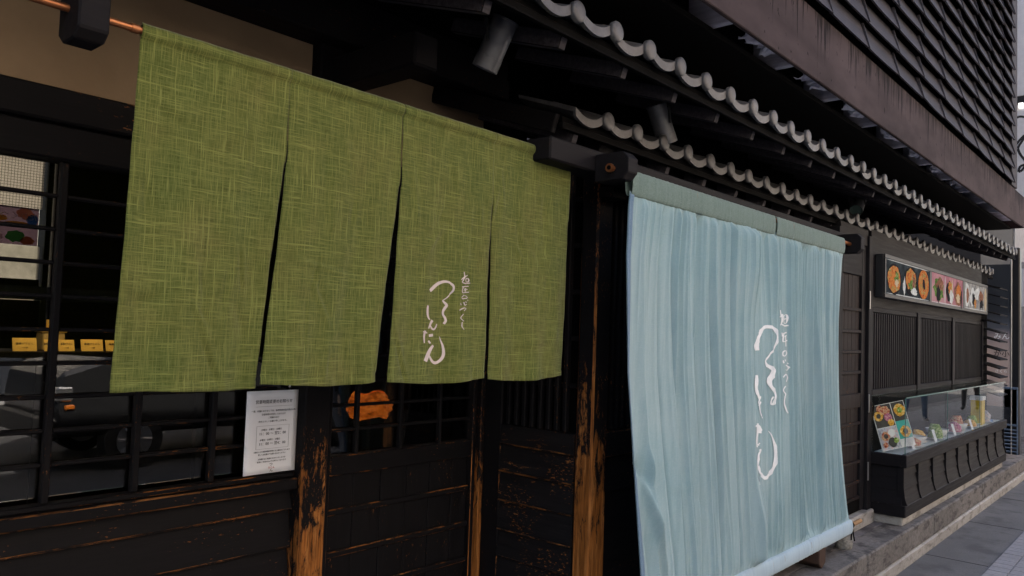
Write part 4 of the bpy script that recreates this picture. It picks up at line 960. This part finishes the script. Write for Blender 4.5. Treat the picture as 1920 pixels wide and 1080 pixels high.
# display case
dc = thing('display_case', (7.9, 1.66, STEP), 'low dark wooden display case with glass top in front of the lattice windows', 'display case')
CF = 1.55
box('plinth', 6.02, 9.78, CF+.015, 1.775, STEP, .305, FOOT, dc, .006)
box('skirt', 5.99, 9.83, CF-.012, 1.776, .306, .392, [WALLG, EG], dc, .006)
box('body', 6.03, 9.77, CF+.045, 1.776, .393, .66, BLK, dc, 0)
cr = [(.393, -.028), (.43, -.014), (.496, .004), (.583, .010), (.655, .012)]
cb = [6.0]+[6.387+.4245*i for i in range(9)]
cb[-1] = 9.80
for a, b in zip(cb[:-1], cb[1:]):
    for (z0, d0), (z1, d1) in (((.394, -.022), (.494, .004)), ((.496, -.004), (.581, .012)), ((.583, .002), (.655, .014))):
        prism('board', [(CF+d0+.012, z0), (CF+d1+.012, z1), (CF+.046, z1), (CF+.046, z0)], 'x', a+.009, b-.009, WALLG, dc)
for x in cb:
    prism('batten', [(CF-.022, .393), (CF-.006, .44), (CF+.003, .52), (CF+.003, .655), (CF+.044, .655), (CF+.044, .393)], 'x', x-.007, x+.007, WALLG, dc)
for (z0, d0), (z1, d1) in (((.394, -.018), (.494, .004)), ((.496, -.004), (.581, .01)), ((.583, .0), (.655, .012))):
    prism('side_board', [(5.988+d0+.012, z0), (5.988+d1+.012, z1), (6.03, z1), (6.03, z0)], 'y', CF+.016, 1.775, WALLG, dc)
box('front_rail', 5.985, 9.83, CF-.018, CF+.022, .656, .745, [WALLG, EG], dc, .005)
box('side_rail', 5.985, 6.02, CF+.023, 1.775, .656, .742, WALLG, dc, .005)
box('case_floor', 6.021, 9.80, CF+.023, 1.775, .66, .735, plain('case_floor', (.62, .68, .70), .35, 0, .5), dc, 0)
box('glass_front', 6.012, 9.79, CF+.001, CF+.007, .746, 1.141, CASEG, dc, 0)
box('glass_side', 6.004, 6.010, CF+.001, 1.772, .743, 1.141, CASEG, dc, 0)
box('glass_top', 6.0, 9.80, CF-.006, 1.776, 1.1415, 1.149, CASEG, dc, 0)
box('glass_edge', 6.0, 9.80, CF-.009, CF-.0065, 1.1405, 1.150, GEDGE, dc, 0)
box('glass_edge', 6.002, 6.012, CF-.003, CF+.0005, .746, 1.140, GEDGE, dc, 0)
for x in (7.25, 8.52): box('glass_joint', x, x+.008, CF-.002, CF+.0005, .746, 1.14, GEDGE, dc, 0)
# things in the case
fb = thing('photo_board', (6.2, 1.70, .736), 'colourful board of dish photographs leaning inside the near end of the glass case', 'poster')
BRD = [plain('print_a', (.02, .02, .02), .4), plain('print_b', (.75, .74, .72), .4), plain('print_c', (.55, .12, .06), .4, var=.4), plain('print_d', (.80, .42, .05), .4, var=.3), plain('print_e', (.02, .42, .36), .4), plain('print_f', (.55, .55, .60), .4, var=.35), plain('print_g', (.18, .32, .04), .4, var=.4), plain('print_h', (.45, .20, .30), .4, var=.4)]
BRD[2] = food('print_red_dish', [(.12, .02, .01), (.55, .12, .06), (.8, .5, .3), (.1, .2, .03)], 0, 60); BRD[3] = food('print_gold_dish', [(.35, .10, .02), (.85, .45, .06), (.9, .75, .4)], 0, 60); BRD[5] = food('print_table', [(.25, .25, .28), (.6, .6, .64), (.75, .4, .35)], 0, 40); BRD[6] = food('print_herbs', [(.04, .10, .01), (.25, .4, .06), (.7, .7, .4)], 0, 60); BRD[7] = food('print_berries', [(.2, .03, .08), (.6, .2, .3), (.85, .6, .5)], 0, 60)
bm = bmesh.new()
def pq(a, b, c, d, y, mi):
    f = bm.faces.new([bm.verts.new(p) for p in ((a, y, c), (b, y, c), (b, y, d), (a, y, d))]); f.material_index = mi
pq(0, .26, 0, .33, 0, 1); pq(.004, .15, .165, .327, -.0006, 0); pq(.155, .256, .19, .327, -.0006, 0); pq(.155, .256, .06, .19, -.0006, 4); pq(.004, .15, .004, .16, -.0006, 5)
for i, (cx, cz, r, mi) in enumerate([(.04, .25, .035, 3), (.04, .25, .018, 0), (.10, .28, .035, 2), (.11, .23, .03, 7), (.06, .30, .025, 2), (.12, .19, .025, 3), (.21, .265, .045, 3), (.21, .265, .022, 6), (.2, .14, .05, 4), (.21, .11, .042, 3), (.21, .11, .02, 0), (.05, .10, .035, 2), (.05, .10, .018, 0), (.10, .12, .028, 1), (.09, .05, .035, 0), (.12, .06, .02, 6), (.03, .04, .02, 2), (.23, .03, .02, 1)]):
    blob(bm, cx, cz, r, r, -.001-.0004*i, mi, 14, .1, i)
bk = [bm.verts.new(p) for p in ((0, .006, 0), (.26, .006, 0), (.26, .006, .33), (0, .006, .33))]; bm.faces.new(bk).material_index = 1
me = bpy.data.meshes.new('board'); bm.to_mesh(me); bm.free(); mats_on(me, BRD)
o = link(bpy.data.objects.new('board', me), fb, (6.08, 1.715, .740)); o.rotation_euler = (R(-10), R(-12), R(-42))
WB = plain('white_ceramic', (.75, .74, .72), .3, 0, .5, var=.05)
def bowl(x, y, r, h, food, label):
    bm = bmesh.new(); m = 24
    prof = [(.45*r, 0), (.5*r, .12*h), (.85*r, .5*h), (r, h), (.95*r, h), (.8*r, .55*h), (0, .5*h)]
    prev = None
    for k, (q, z) in enumerate(prof):
        ring = [bm.verts.new((x+q*math.cos(2*math.pi*i/m), y+q*math.sin(2*math.pi*i/m), .7355+z)) for i in range(m)] if q else [bm.verts.new((x, y, .7355+z))]
        if prev:
            for i in range(m):
                f = bm.faces.new((prev[i], prev[(i+1) % m], ring[(i+1) % m], ring[i])) if len(ring) > 1 else bm.faces.new((prev[i], prev[(i+1) % m], ring[0]))
                if k >= 6: f.material_index = 1
        prev = ring
    o = from_bm('bowl', bm, [WB, food], None, (x, y, .7355), smooth=True); tag(o, label, 'bowl', 'bowls in the display case')
bowl(6.75, 1.67, .085, .07, BRD[2], 'white bowl of red food nearest the photo board in the glass case')
bowl(7.45, 1.67, .09, .075, BRD[3], 'middle white bowl of orange food in the glass case')
bowl(8.2, 1.67, .085, .07, BRD[6], 'white bowl of green food at the far part of the glass case')
for i, (x, y) in enumerate(((6.45, 1.61), (7.08, 1.60), (7.75, 1.60), (7.98, 1.62), (8.45, 1.60))):
    o = prism('price_card', [(y, .7355), (y+.002, .7355), (y+.030, .83), (y+.028, .83)], 'x', x, x+.075, PAPER)
    tag(o, ORD[i]+' white price card from the near end of the glass case', 'card', 'price cards in the display case')
yb = thing('yellow_carton', (9.05, 1.66, .7355), 'tall yellow carton with white lid at far end of the glass case', 'carton')
box('carton', 8.97, 9.11, 1.61, 1.71, .7355, .98, plain('yellow_card', (.72, .48, .03), .5), yb, .004)
box('lid', 8.963, 9.117, 1.603, 1.717, .9805, 1.02, WB, yb, .003)
o = box('blue_tray', 9.3, 9.48, 1.60, 1.70, .7355, .76, plain('blue_plastic', (.03, .16, .45), .35), None, .006); tag(o, 'small blue tray beside the yellow carton in the glass case', 'tray')
o = thing('stone_pot', (5.10, 1.665, STEP+.003), 'small speckled stone pot on the step beneath the blue curtain hem', 'pot')
SPK = m_ground('speckled_stone', (.12, .115, .10), (.50, .48, .44), 70)
bm = bmesh.new(); m = 24; prev = None
for (q, z) in ((.0, 0), (.042, 0), (.05, .008), (.055, .05), (.057, .095), (.05, .097), (.047, .05), (0, .045)):
    ring = [bm.verts.new((5.10+q*math.cos(2*math.pi*i/m), 1.665+q*math.sin(2*math.pi*i/m), STEP+.003+z)) for i in range(m)] if q else [bm.verts.new((5.10, 1.665, STEP+.003+z))]
    if prev:
        for i in range(m):
            if len(ring) == 1: bm.faces.new((prev[i], prev[(i+1) % m], ring[0]))
            elif len(prev) == 1: bm.faces.new((prev[0], ring[(i+1) % m], ring[i]))
            else: bm.faces.new((prev[i], prev[(i+1) % m], ring[(i+1) % m], ring[i]))
    prev = ring
from_bm('bowl_body', bm, SPK, o, (5.1, 1.665, STEP), smooth=True)
BRW = wood('brown_block_end', 'z', base=(.05, .03, .022), hi=(.09, .055, .04), specks=.8)
o = prism('wooden_block', [(4.50, STEP+.035), (4.545, STEP+.004), (4.60, STEP+.03), (4.605, STEP+.11), (4.56, STEP+.14), (4.505, STEP+.115)], 'y', 1.60, 1.86, BRW, None, .004)
tag(o, 'brown hexagonal wooden block lying on the step under the blue curtain', 'wooden block')
# shelf and yellow boxes behind the window glass
sh = box('display_shelf', .3, 1.6, 2.93, 3.16, 1.385, 1.413, [WX, EX], None, .003); tag(sh, 'dark wooden shelf behind the left window glass', 'shelf')
for xx in (.36, 1.52): box('shelf_leg', xx, xx+.03, 3.0, 3.03, STEP, 1.384, WZ, sh, .002)
YC = plain('yellow_card_print', (.85, .55, .12), .6, var=.1)
for i, (a, b, zt) in enumerate(((.845, .917, 1.453), (.94, .975, 1.449), (.985, 1.035, 1.448), (1.057, 1.13, 1.450), (1.14, 1.215, 1.448))):
    t = thing('price_card', ((a+b)/2, 2.95, 1.4135), ORD[i]+' yellow card from the left on the shelf behind the window', 'card', 'yellow cards on the window shelf')
    prism('card', [(2.945, 1.4135), (2.948, 1.4135), (2.962, zt+.004), (2.959, zt+.004)], 'x', a, b, YC, t)
    for q in range(2): text('print_line', ('釜揚げうどん', '一人前')[q], .009 if q == 0 else .006, BLACKINK, t, ((a+b)/2, 2.9475+.005*(1-q), 1.438-.013*q), (R(71), 0, 0), .0003, sx=.7 if b-a < .06 else 1)
rb2 = thing('souvenir_box', (1.0, 3.04, 1.4135), 'small yellow and brown box with ribbon standing behind the shelf cards', 'box')
box('box', .95, 1.02, 3.0, 3.07, 1.4135, 1.475, plain('tan_card', (.5, .36, .14), .6), rb2, .003)
box('lid', .945, 1.025, 2.995, 3.075, 1.4755, 1.49, YC, rb2, .002)
tube('knob', (.985, 3.035, 1.4905), (.985, 3.035, 1.52), .016, YC, rb2)

sl_ = thing('shelf_lamp', (1.0, 2.88, 1.60), 'small warm lamp lighting the yellow cards on the window shelf', 'lamp')
box('lamp_bar', .75, 1.30, 2.87, 2.89, 1.615, 1.63, LAMPK, sl_, .003)
WARM = plain('warm_tube', (1, .72, .38), .5, emit=3.0)
box('lamp_lip', .75, 1.30, 2.866, 2.8695, 1.585, 1.63, LAMPK, sl_, .001)
box('lamp_tube', .77, 1.28, 2.876, 2.888, 1.606, 1.614, WARM, sl_, .002)
ll = bpy.data.lights.new('shelf_light', 'AREA'); ll.shape = 'RECTANGLE'; ll.size = .5; ll.size_y = .015; ll.energy = .13; ll.color = (1, .72, .38)
lo = bpy.data.objects.new('shelf_light', ll); link(lo, sl_, (1.02, 2.878, 1.602)); lo.rotation_euler = (R(-12), 0, 0)
pal = [BRD[2], BRD[3], BRD[6], BRD[5], BRD[7]]
for i in range(9):
    x = 6.58+.335*i; y = 1.69 if i % 2 else 1.645
    t = thing('plate', (x, y, .7355), ORD2[i]+' small plate of sample food from the near end of the glass case', 'plate', 'sample plates in the display case')
    tube('dish', (x, y, .7357), (x, y, .752), .055, WB, t, 20, .078)
    bm = bmesh.new(); bmesh.ops.create_icosphere(bm, subdivisions=2, radius=1)
    r0 = random.Random(i)
    for v_ in bm.verts: q = 1+r0.uniform(-.18, .18); v_.co = Vector((x+v_.co.x*.060*q, y+v_.co.y*.060*q, .762+max(v_.co.z, -.2)*(.05+.03*(i % 3))*q))
    from_bm('food', bm, pal[i % 5], t, (x, y, .75), smooth=True)

glow_cloth = thing('glowing_cloth', (2.545, 3.2, 1.06), 'crumpled orange cloth with an added glow seen through the sliding door glass', 'lamp')  # guessed stand-in: glow put into the cloth, no lamp known here
def m_glow_cloth():
    k = N('glowing_orange_cloth'); n_ = k.noise(k.pos((30, 12, 60)), 1, 5, .65)
    c_ = k.ramp(n_, [(.32, (.10, .016, .002)), (.5, (.55, .11, .012)), (.7, (.85, .24, .035))]); k.set(c_, .8, 0, .1)
    k.l(c_, k.b.inputs['Emission Color']); k.b.inputs['Emission Strength'].default_value = .15; return k.m
bm = bmesh.new(); r0 = random.Random(4); n_ = 26; m_ = 9; rows = []
for j in range(m_+1):
    t_ = j/m_; ring = []
    for i in range(n_):
        a = 2*math.pi*i/n_; q = 1+.10*math.sin(a*7+j)+r0.uniform(-.05, .05); w_ = .62+.38*math.sin(math.pi*min(1, t_*.85+.12))
        ring.append(bm.verts.new((2.545+.130*q*w_*math.cos(a), 3.2+.07*q*w_*math.sin(a), 1.062+.125*t_+.010*math.sin(a*3)+r0.uniform(-.004, .004))))
    rows.append(ring)
bm.faces.new(rows[0][::-1])
for a, b in zip(rows[:-1], rows[1:]):
    for i in range(n_): bm.faces.new((a[i], a[(i+1) % n_], b[(i+1) % n_], b[i]))
from_bm('cloth_bundle', bm, m_glow_cloth(), glow_cloth, (2.545, 3.2, 1.06))
tube('cloth_stem', (2.545, 3.2, STEP+.012), (2.545, 3.2, 1.09), .010, LAMPK, glow_cloth)
tube('cloth_foot', (2.545, 3.2, STEP), (2.545, 3.2, STEP+.012), .11, LAMPK, glow_cloth)

# ================================================================ NEIGHBOUR ON THE RIGHT
NB_ = thing('neighbour_building', (14, 4, 0), 'grey neighbouring building beyond the far corner of the timber shop', 'building')
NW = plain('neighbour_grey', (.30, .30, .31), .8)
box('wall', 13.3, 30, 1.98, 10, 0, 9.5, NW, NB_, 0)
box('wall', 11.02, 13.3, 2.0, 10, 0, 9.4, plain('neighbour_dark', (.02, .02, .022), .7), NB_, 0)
box('pilaster', 13.25, 13.31, 1.60, 1.978, 0, 2.75, plain('neighbour_pale', (.36, .35, .35), .7), NB_, .004)
box('black_post', 11.0, 11.12, 1.585, 1.68, STEP, 2.72, plain('black_enamel', (.012, .012, .014), .3, 0, .5), NB_, .012)
tube('post_pipe', (10.99, 1.668, STEP), (10.99, 1.668, 2.6), .006, STEEL, NB_)
BLF = plain('blue_steel_frame', (.12, .17, .24), .35, .4)
vu = part_root('vent_unit', NB_, (11.0, 1.68, .6))
box('panel', 11.0, 11.05, 1.60, 1.76, .60, 1.03, plain('dark_panel', (.02, .022, .028), .25, 0, .5), vu, .003)
for (a, b, c, d) in ((1.60, 1.76, 1.012, 1.04), (1.60, 1.76, .575, .598), (1.60, 1.76, .20, .235), (1.60, 1.615, .236, 1.01)):
    box('frame', 10.985, 10.998, a, b, c, d, BLF, vu, .003)
for i in range(7): box('louver_slat', 10.985, 11.02, 1.617, 1.76, .26+.043*i, .275+.043*i, BLF, vu, .002, rot=(0, R(35), 0))
box('louver_back', 11.03, 11.05, 1.60, 1.76, .236, .574, BLK, vu, 0)
# printed panel facing the camera side, dark at the top and beige below by design
sp_ = thing('printed_panel', (11.0, 1.83, .8), 'tall printed panel fading from black to beige behind the shop corner', 'sign')
def m_fade():
    k = N('black_to_beige_print'); g = k.n('NewGeometry'); s = k.n('SeparateXYZ'); k.l(g.outputs['Position'], s.inputs[0])
    mr = k.n('MapRange'); mr.inputs[1].default_value = 1.45; mr.inputs[2].default_value = 1.95; k.l(s.outputs[2], mr.inputs[0])
    k.set(k.ramp(mr.outputs[0], [(0., (.46, .36, .32)), (.35, (.30, .25, .25)), (.6, (.08, .09, .11)), (1., (.022, .026, .032))]), .4, 0, .4); return k.m
box('panel', 11.0, 11.018, 1.682, 1.99, .80, 2.52, m_fade(), sp_, 0)
RX = (R(90), 0, R(-90))
text('lettering', 'みん', .085, INKW, sp_, (10.997, 1.772, 1.64), RX, .001)
text('lettering', 'か小', .085, BLACKINK, sp_, (10.997, 1.772, 1.43), RX, .001)
text('lettering', 'さくら', .045, INKW, sp_, (10.997, 1.775, 1.22), RX, .001)
PALE = plain('pale_sign_face', (.66, .66, .68), .5, var=.05)
for nm, z0, z1, lab in (('upper', 5.12, 7.6, 'blank pale signboard high above the far end of the upper storey'), ('lower', 3.60, 4.92, 'pale signboard with black brush strokes projecting beyond the upper storey')):
    s = thing('signboard', (13.0, 1.6, z0), lab, 'sign')
    box('face', 13.0, 13.10, 1.10, 2.05, z0, z1, PALE, s, .006)
    box('frame', 12.99, 13.11, 1.09, 2.06, z0-.10, z0-.002, LAMPK, s, .004)
    if nm == 'lower':
        for q, st in enumerate(([(1.93, 4.80), (1.88, 4.82), (1.80, 4.79), (1.72, 4.70)], [(1.92, 4.42), (1.86, 4.50), (1.80, 4.55), (1.86, 4.44), (1.90, 4.36), (1.86, 4.25), (1.80, 4.15), (1.84, 4.05), (1.89, 4.02), (1.87, 4.10), (1.80, 4.12), (1.70, 4.2)])):
            bm = bmesh.new(); Cc = cat_rom([(a, b, 0, 0) for a, b in st], 24)
            for a, b in zip(Cc[:-1], Cc[1:]): tube_bm(bm, (12.998, a[0], a[1]), (12.998, b[0], b[1]), .016, 8)
            for v_ in bm.verts: v_.co.x = 12.998+(v_.co.x-12.998)*.1
            from_bm('brush_stroke', bm, BLACKINK, s, (12.998, 1.85, 4.4))
o = box('lamp_box', 12.96, 13.02, 1.83, 1.89, 4.935, 5.01, plain('white_lamp_box', (.85, .85, .85), .4, emit=.4), None, .004); tag(o, 'small white lamp box between the two projecting signboards', 'lamp')
o = box('white_placard', 13.235, 13.245, 1.84, 1.93, 2.10, 2.65, PALE, None, .002); tag(o, 'small white placard at the right edge beyond the black post', 'sign')

# ================================================================ ACROSS THE STREET (seen mirrored in the glass)
def m_tilegrid():
    k = N('white_wall_tiles'); b = k.n('TexBrick'); 
    g = k.pos((1, 1, 1), (R(90), 0, 0)); k.l(g, b.inputs['Vector'])
    b.inputs['Scale'].default_value = 1; b.inputs['Brick Width'].default_value = .11; b.inputs['Row Height'].default_value = .11; b.inputs['Mortar Size'].default_value = .014; b.offset = 0
    b.inputs['Color1'].default_value = (.62, .59, .53, 1); b.inputs['Color2'].default_value = (.68, .65, .58, 1); b.inputs['Mortar'].default_value = (.22, .21, .2, 1)
    k.set(b.outputs[0], .5, 0, .4); return k.m
OB = thing('opposite_building', (0, -12, 0), 'white tiled building with a cream awning across the street', 'building')
box('wall', -14, 4.93, -20, -11, 2.2, 11, m_tilegrid(), OB, 0)
box('shopfront', -14, 4.93, -20, -11.3, 0, 2.2, plain('dark_shopfront', (.03, .035, .045), .3), OB, 0)
box('white_awning', -14, 4.85, -11.0, -10.85, 2.2, 2.75, plain('cream_awning', (.68, .65, .58), .7), OB, .01)
for x in (-12, -9, -6, -3, 0, 3):
    wq = part_root('window', OB, (x, -10.98, 6)); box('frame', x-.8, x+.8, -10.999, -10.95, 5.3, 6.9, LAMPK, wq, .01); box('pane', x-.72, x+.72, -10.949, -10.94, 5.38, 6.82, LENS, wq, 0)
OB2 = thing('opposite_building', (9, -12, 0), 'tan brick building across the street mirrored in the window', 'building')
def m_brick():
    k = N('brown_brick'); b = k.n('TexBrick'); k.l(k.pos((1, 1, 1), (R(90), 0, 0)), b.inputs['Vector'])
    b.inputs['Scale'].default_value = 1; b.inputs['Brick Width'].default_value = .22; b.inputs['Row Height'].default_value = .075; b.inputs['Mortar Size'].default_value = .006
    b.inputs['Color1'].default_value = (.42, .30, .22, 1); b.inputs['Color2'].default_value = (.34, .24, .17, 1); b.inputs['Mortar'].default_value = (.2, .18, .16, 1)
    k.set(b.outputs[0], .85, 0, .2); return k.m
box('wall', 4.95, 16, -20, -11, 0, 10, m_brick(), OB2, 0)
for x in (6.5, 9, 11.5, 14):
    for z in (3.6, 6.4):
        wq = part_root('window', OB2, (x, -10.98, z)); box('frame', x-.65, x+.65, -10.999, -10.95, z-.7, z+.7, PALE, wq, .01); box('pane', x-.57, x+.57, -10.949, -10.94, z-.62, z+.62, LENS, wq, 0)
    dq = part_root('shop_window', OB2, (x, -10.98, 1.2)); box('frame', x-1.1, x+1.1, -10.999, -10.94, .2, 2.5, LAMPK, dq, .01); box('pane', x-1, x+1, -10.939, -10.93, .3, 2.4, LENS, dq, 0)
OB3 = thing('opposite_building', (24, -12, 0), 'beige concrete building at the crossing across the street', 'building')
box('wall', 16.05, 40, -20, -11, 0, 12, plain('beige_concrete', (.58, .53, .46), .8), OB3, 0)
for x in (18, 21, 24, 27, 30, 33):
    for z in (1.4, 4.2, 7):
        wq = part_root('window', OB3, (x, -10.98, z)); box('frame', x-.9, x+.9, -10.999, -10.95, z-.9, z+.9, LAMPK, wq, .01); box('pane', x-.8, x+.8, -10.949, -10.94, z-.8, z+.8, LENS, wq, 0)
# parked van
van = thing('parked_van', (5.0, -4.4, -.13), 'dark grey van parked on the road mirrored in the window', 'van')
VB = plain('dark_silver_paint', (.035, .036, .039), .3, .5, .5, var=.04); VG = plain('van_glass', (.015, .018, .02), .05, 0, .6); TY = plain('tyre_rubber', (.02, .02, .02), .8); AM = plain('amber_lens', (.45, .12, .015), .3)
prism('body', [(2.95, .25), (2.90, .55), (2.95, .92), (3.35, 1.05), (3.85, 1.72), (4.1, 1.80), (7.2, 1.80), (7.3, 1.70), (7.35, .30), (7.2, .22)], 'y', -5.25, -3.60, VB, van, .05)
for (a, b, c, d) in ((3.62, 4.30, 1.10, 1.62), (4.38, 5.7, 1.10, 1.62), (5.78, 7.15, 1.10, 1.62)):
    prism('side_window', [(a, c), (b, c), (b, d), (a+(.32 if a < 4 else 0), d)], 'y', -3.612, -3.592, VG, van)
prism('windscreen', [(3.385, 1.09), (3.83, 1.68), (3.815, 1.69), (3.37, 1.10)], 'y', -5.1, -3.75, VG, van)
for (x, y) in ((3.72, -3.70), (6.55, -3.70), (3.72, -5.15), (6.55, -5.15)):
    wh = part_root('wheel', van, (x, y, .18))
    bm = bmesh.new(); tube_bm(bm, (x, y-.10, .18), (x, y+.12, .18), .31, 32); o = from_bm('tyre', bm, TY, wh, (x, y, .18)); smooth_sides(o)
    bm = bmesh.new(); tube_bm(bm, (x, y+.10, .18), (x, y+.13, .18), .19, 24)
    for q in range(8):
        a = q*math.pi/4; tube_bm(bm, (x+.08*math.cos(a), y+.125, .18+.08*math.sin(a)), (x+.18*math.cos(a), y+.14, .18+.18*math.sin(a)), .02, 8)
    from_bm('rim', bm, STEEL, wh, (x, y+.12, .18))
box('headlight', 2.92, 3.08, -3.85, -3.585, .62, .78, STEEL, van, .02); box('indicator', 3.0, 3.10, -3.70, -3.582, .54, .59, AM, van, .01)
box('mirror', 3.60, 3.72, -3.58, -3.42, 1.12, 1.30, VB, van, .02); box('door_handle', 4.9, 5.05, -3.60, -3.575, .92, .95, STEEL, van, .005); box('bumper', 2.84, 2.98, -5.2, -3.62, .22, .46, LAMPK, van, .03)

# ================================================================ PASSERS-BY (seen mirrored in the glass)
SKIN = plain('skin', (.50, .30, .21), .55, var=.05); HAIR = plain('black_hair', (.012, .010, .009), .5)
def person(x, y, rz_, top, legs, shoe, label, stride=.22):
    root = thing('person', (x, y, 0), label, 'person', 'passers-by on the pavement')
    V, E, Rr = [], [], []
    def add(p, r, par=None):
        V.append(p); Rr.append(r)
        if par is not None: E.append((par, len(V)-1))
        return len(V)-1
    pel = add((0, 0, .95), .145); sp1 = add((0, 0, 1.12), .135, pel); ch = add((0, .01, 1.32), .155, sp1); nk = add((0, 0, 1.48), .06, ch)
    hd = add((0, -.015, 1.57), .078, nk); hd2 = add((0, -.01, 1.68), .082, hd)
    for s in (-1, 1):
        st = stride*s
        hp = add((.09*s, 0, .88), .095, pel); kn = add((.10*s, -st*.5-.02, .50), .066, hp); an = add((.10*s, -st*.9+.04, .09), .043, kn); add((.105*s, -st*.9-.12, .045), .036, an)
        shd = add((.18*s, 0, 1.40), .062, ch); el = add((.25*s, st*.35+.02, 1.13), .046, shd); wr = add((.26*s, st*.55-.06, .89), .03, el)
        pm = add((.262*s, st*.6-.075, .82), .032, wr)
        for q, (dx, L) in enumerate(((-.024, .075), (-.008, .085), (.008, .08), (.022, .065))):
            a = add((.262*s-.006, st*.6-.078+dx, .775), .009, pm); add((.252*s, st*.6-.082+dx, .775-L), .007, a)
        a = add((.25*s, st*.6-.115, .815), .010, pm); add((.245*s, st*.6-.13, .775), .008, a)
    me = bpy.data.meshes.new('b'); me.from_pydata(V, E, []); tmp = bpy.data.objects.new('b', me)
    sk = tmp.modifiers.new('s', 'SKIN'); sk.use_smooth_shade = True
    lay = me.skin_vertices[0].data if me.skin_vertices else None
    if lay is None:
        bm = bmesh.new(); bm.from_mesh(me); bm.verts.layers.skin.verify(); bm.to_mesh(me); bm.free(); lay = me.skin_vertices[0].data
    for i, r in enumerate(Rr):
        lay[i].radius = (r, r*(.72 if i in (pel, sp1, ch) else 1))
        lay[i].use_root = (i == 0)
    tmp.modifiers.new('u', 'SUBSURF').levels = 1
    m2 = scratch_mesh(tmp)
    m2.materials.clear(); mats_on(m2, [SKIN, top, legs, shoe])
    for p in m2.polygons:
        z = p.center.z; ax = abs(p.center.x)
        if z > 1.47 or (ax > .2 and z < .90): mi = 0
        elif z > .96 or (ax > .205 and z > .86): mi = 1
        elif z > .10: mi = 2
        else: mi = 3
        p.material_index = mi; p.use_smooth = True
    b = link(bpy.data.objects.new('body', m2), root, (x, y, 0)); b.rotation_euler = (0, 0, rz_)
    bm = bmesh.new(); bmesh.ops.create_icosphere(bm, subdivisions=3, radius=1)
    for v_ in bm.verts:
        v_.co = Vector((v_.co.x*.092, v_.co.y*.10+.015, v_.co.z*.11+1.675))
    bmesh.ops.delete(bm, geom=[v_ for v_ in bm.verts if v_.co.y < -.045 and v_.co.z < 1.70 or v_.co.z < 1.58], context='VERTS')
    me = bpy.data.meshes.new('hair'); bm.to_mesh(me); bm.free(); me.materials.append(HAIR)
    h = link(bpy.data.objects.new('hair', me), root, (x, y, 0)); h.rotation_euler = (0, 0, rz_)
    bm = bmesh.new(); bmesh.ops.create_icosphere(bm, subdivisions=2, radius=1)
    for v_ in bm.verts: v_.co = Vector((v_.co.x*.013, v_.co.y*.02-.10, v_.co.z*.024+1.615))
    me = bpy.data.meshes.new('nose'); bm.to_mesh(me); bm.free(); me.materials.append(SKIN)
    h = link(bpy.data.objects.new('nose', me), root, (x, y, 0)); h.rotation_euler = (0, 0, rz_)
    return root
JEAN = plain('blue_jeans', (.07, .12, .20), .85, var=.3); GJ = plain('grey_trousers', (.16, .16, .17), .85); BKJ = plain('black_jacket', (.015, .015, .018), .7); WS = plain('pale_shoe', (.6, .58, .55), .6); OJ = plain('orange_cloth', (.85, .26, .03), .75, var=.3)
person(4.35, -1.0, R(90), BKJ, GJ, BKJ, 'passer-by in black jacket and grey trousers mirrored in the door glass')
person(5.05, -1.25, R(-80), BKJ, BKJ, BKJ, 'passer-by dressed all in black mirrored in the door glass')
person(16.2, -.9, R(95), BKJ, JEAN, WS, 'passer-by in blue jeans mirrored in the display case', .3)
person(20.5, -.8, R(-90), BKJ, BKJ, BKJ, 'passer-by in black walking near the crossing mirrored in the display case', .26)
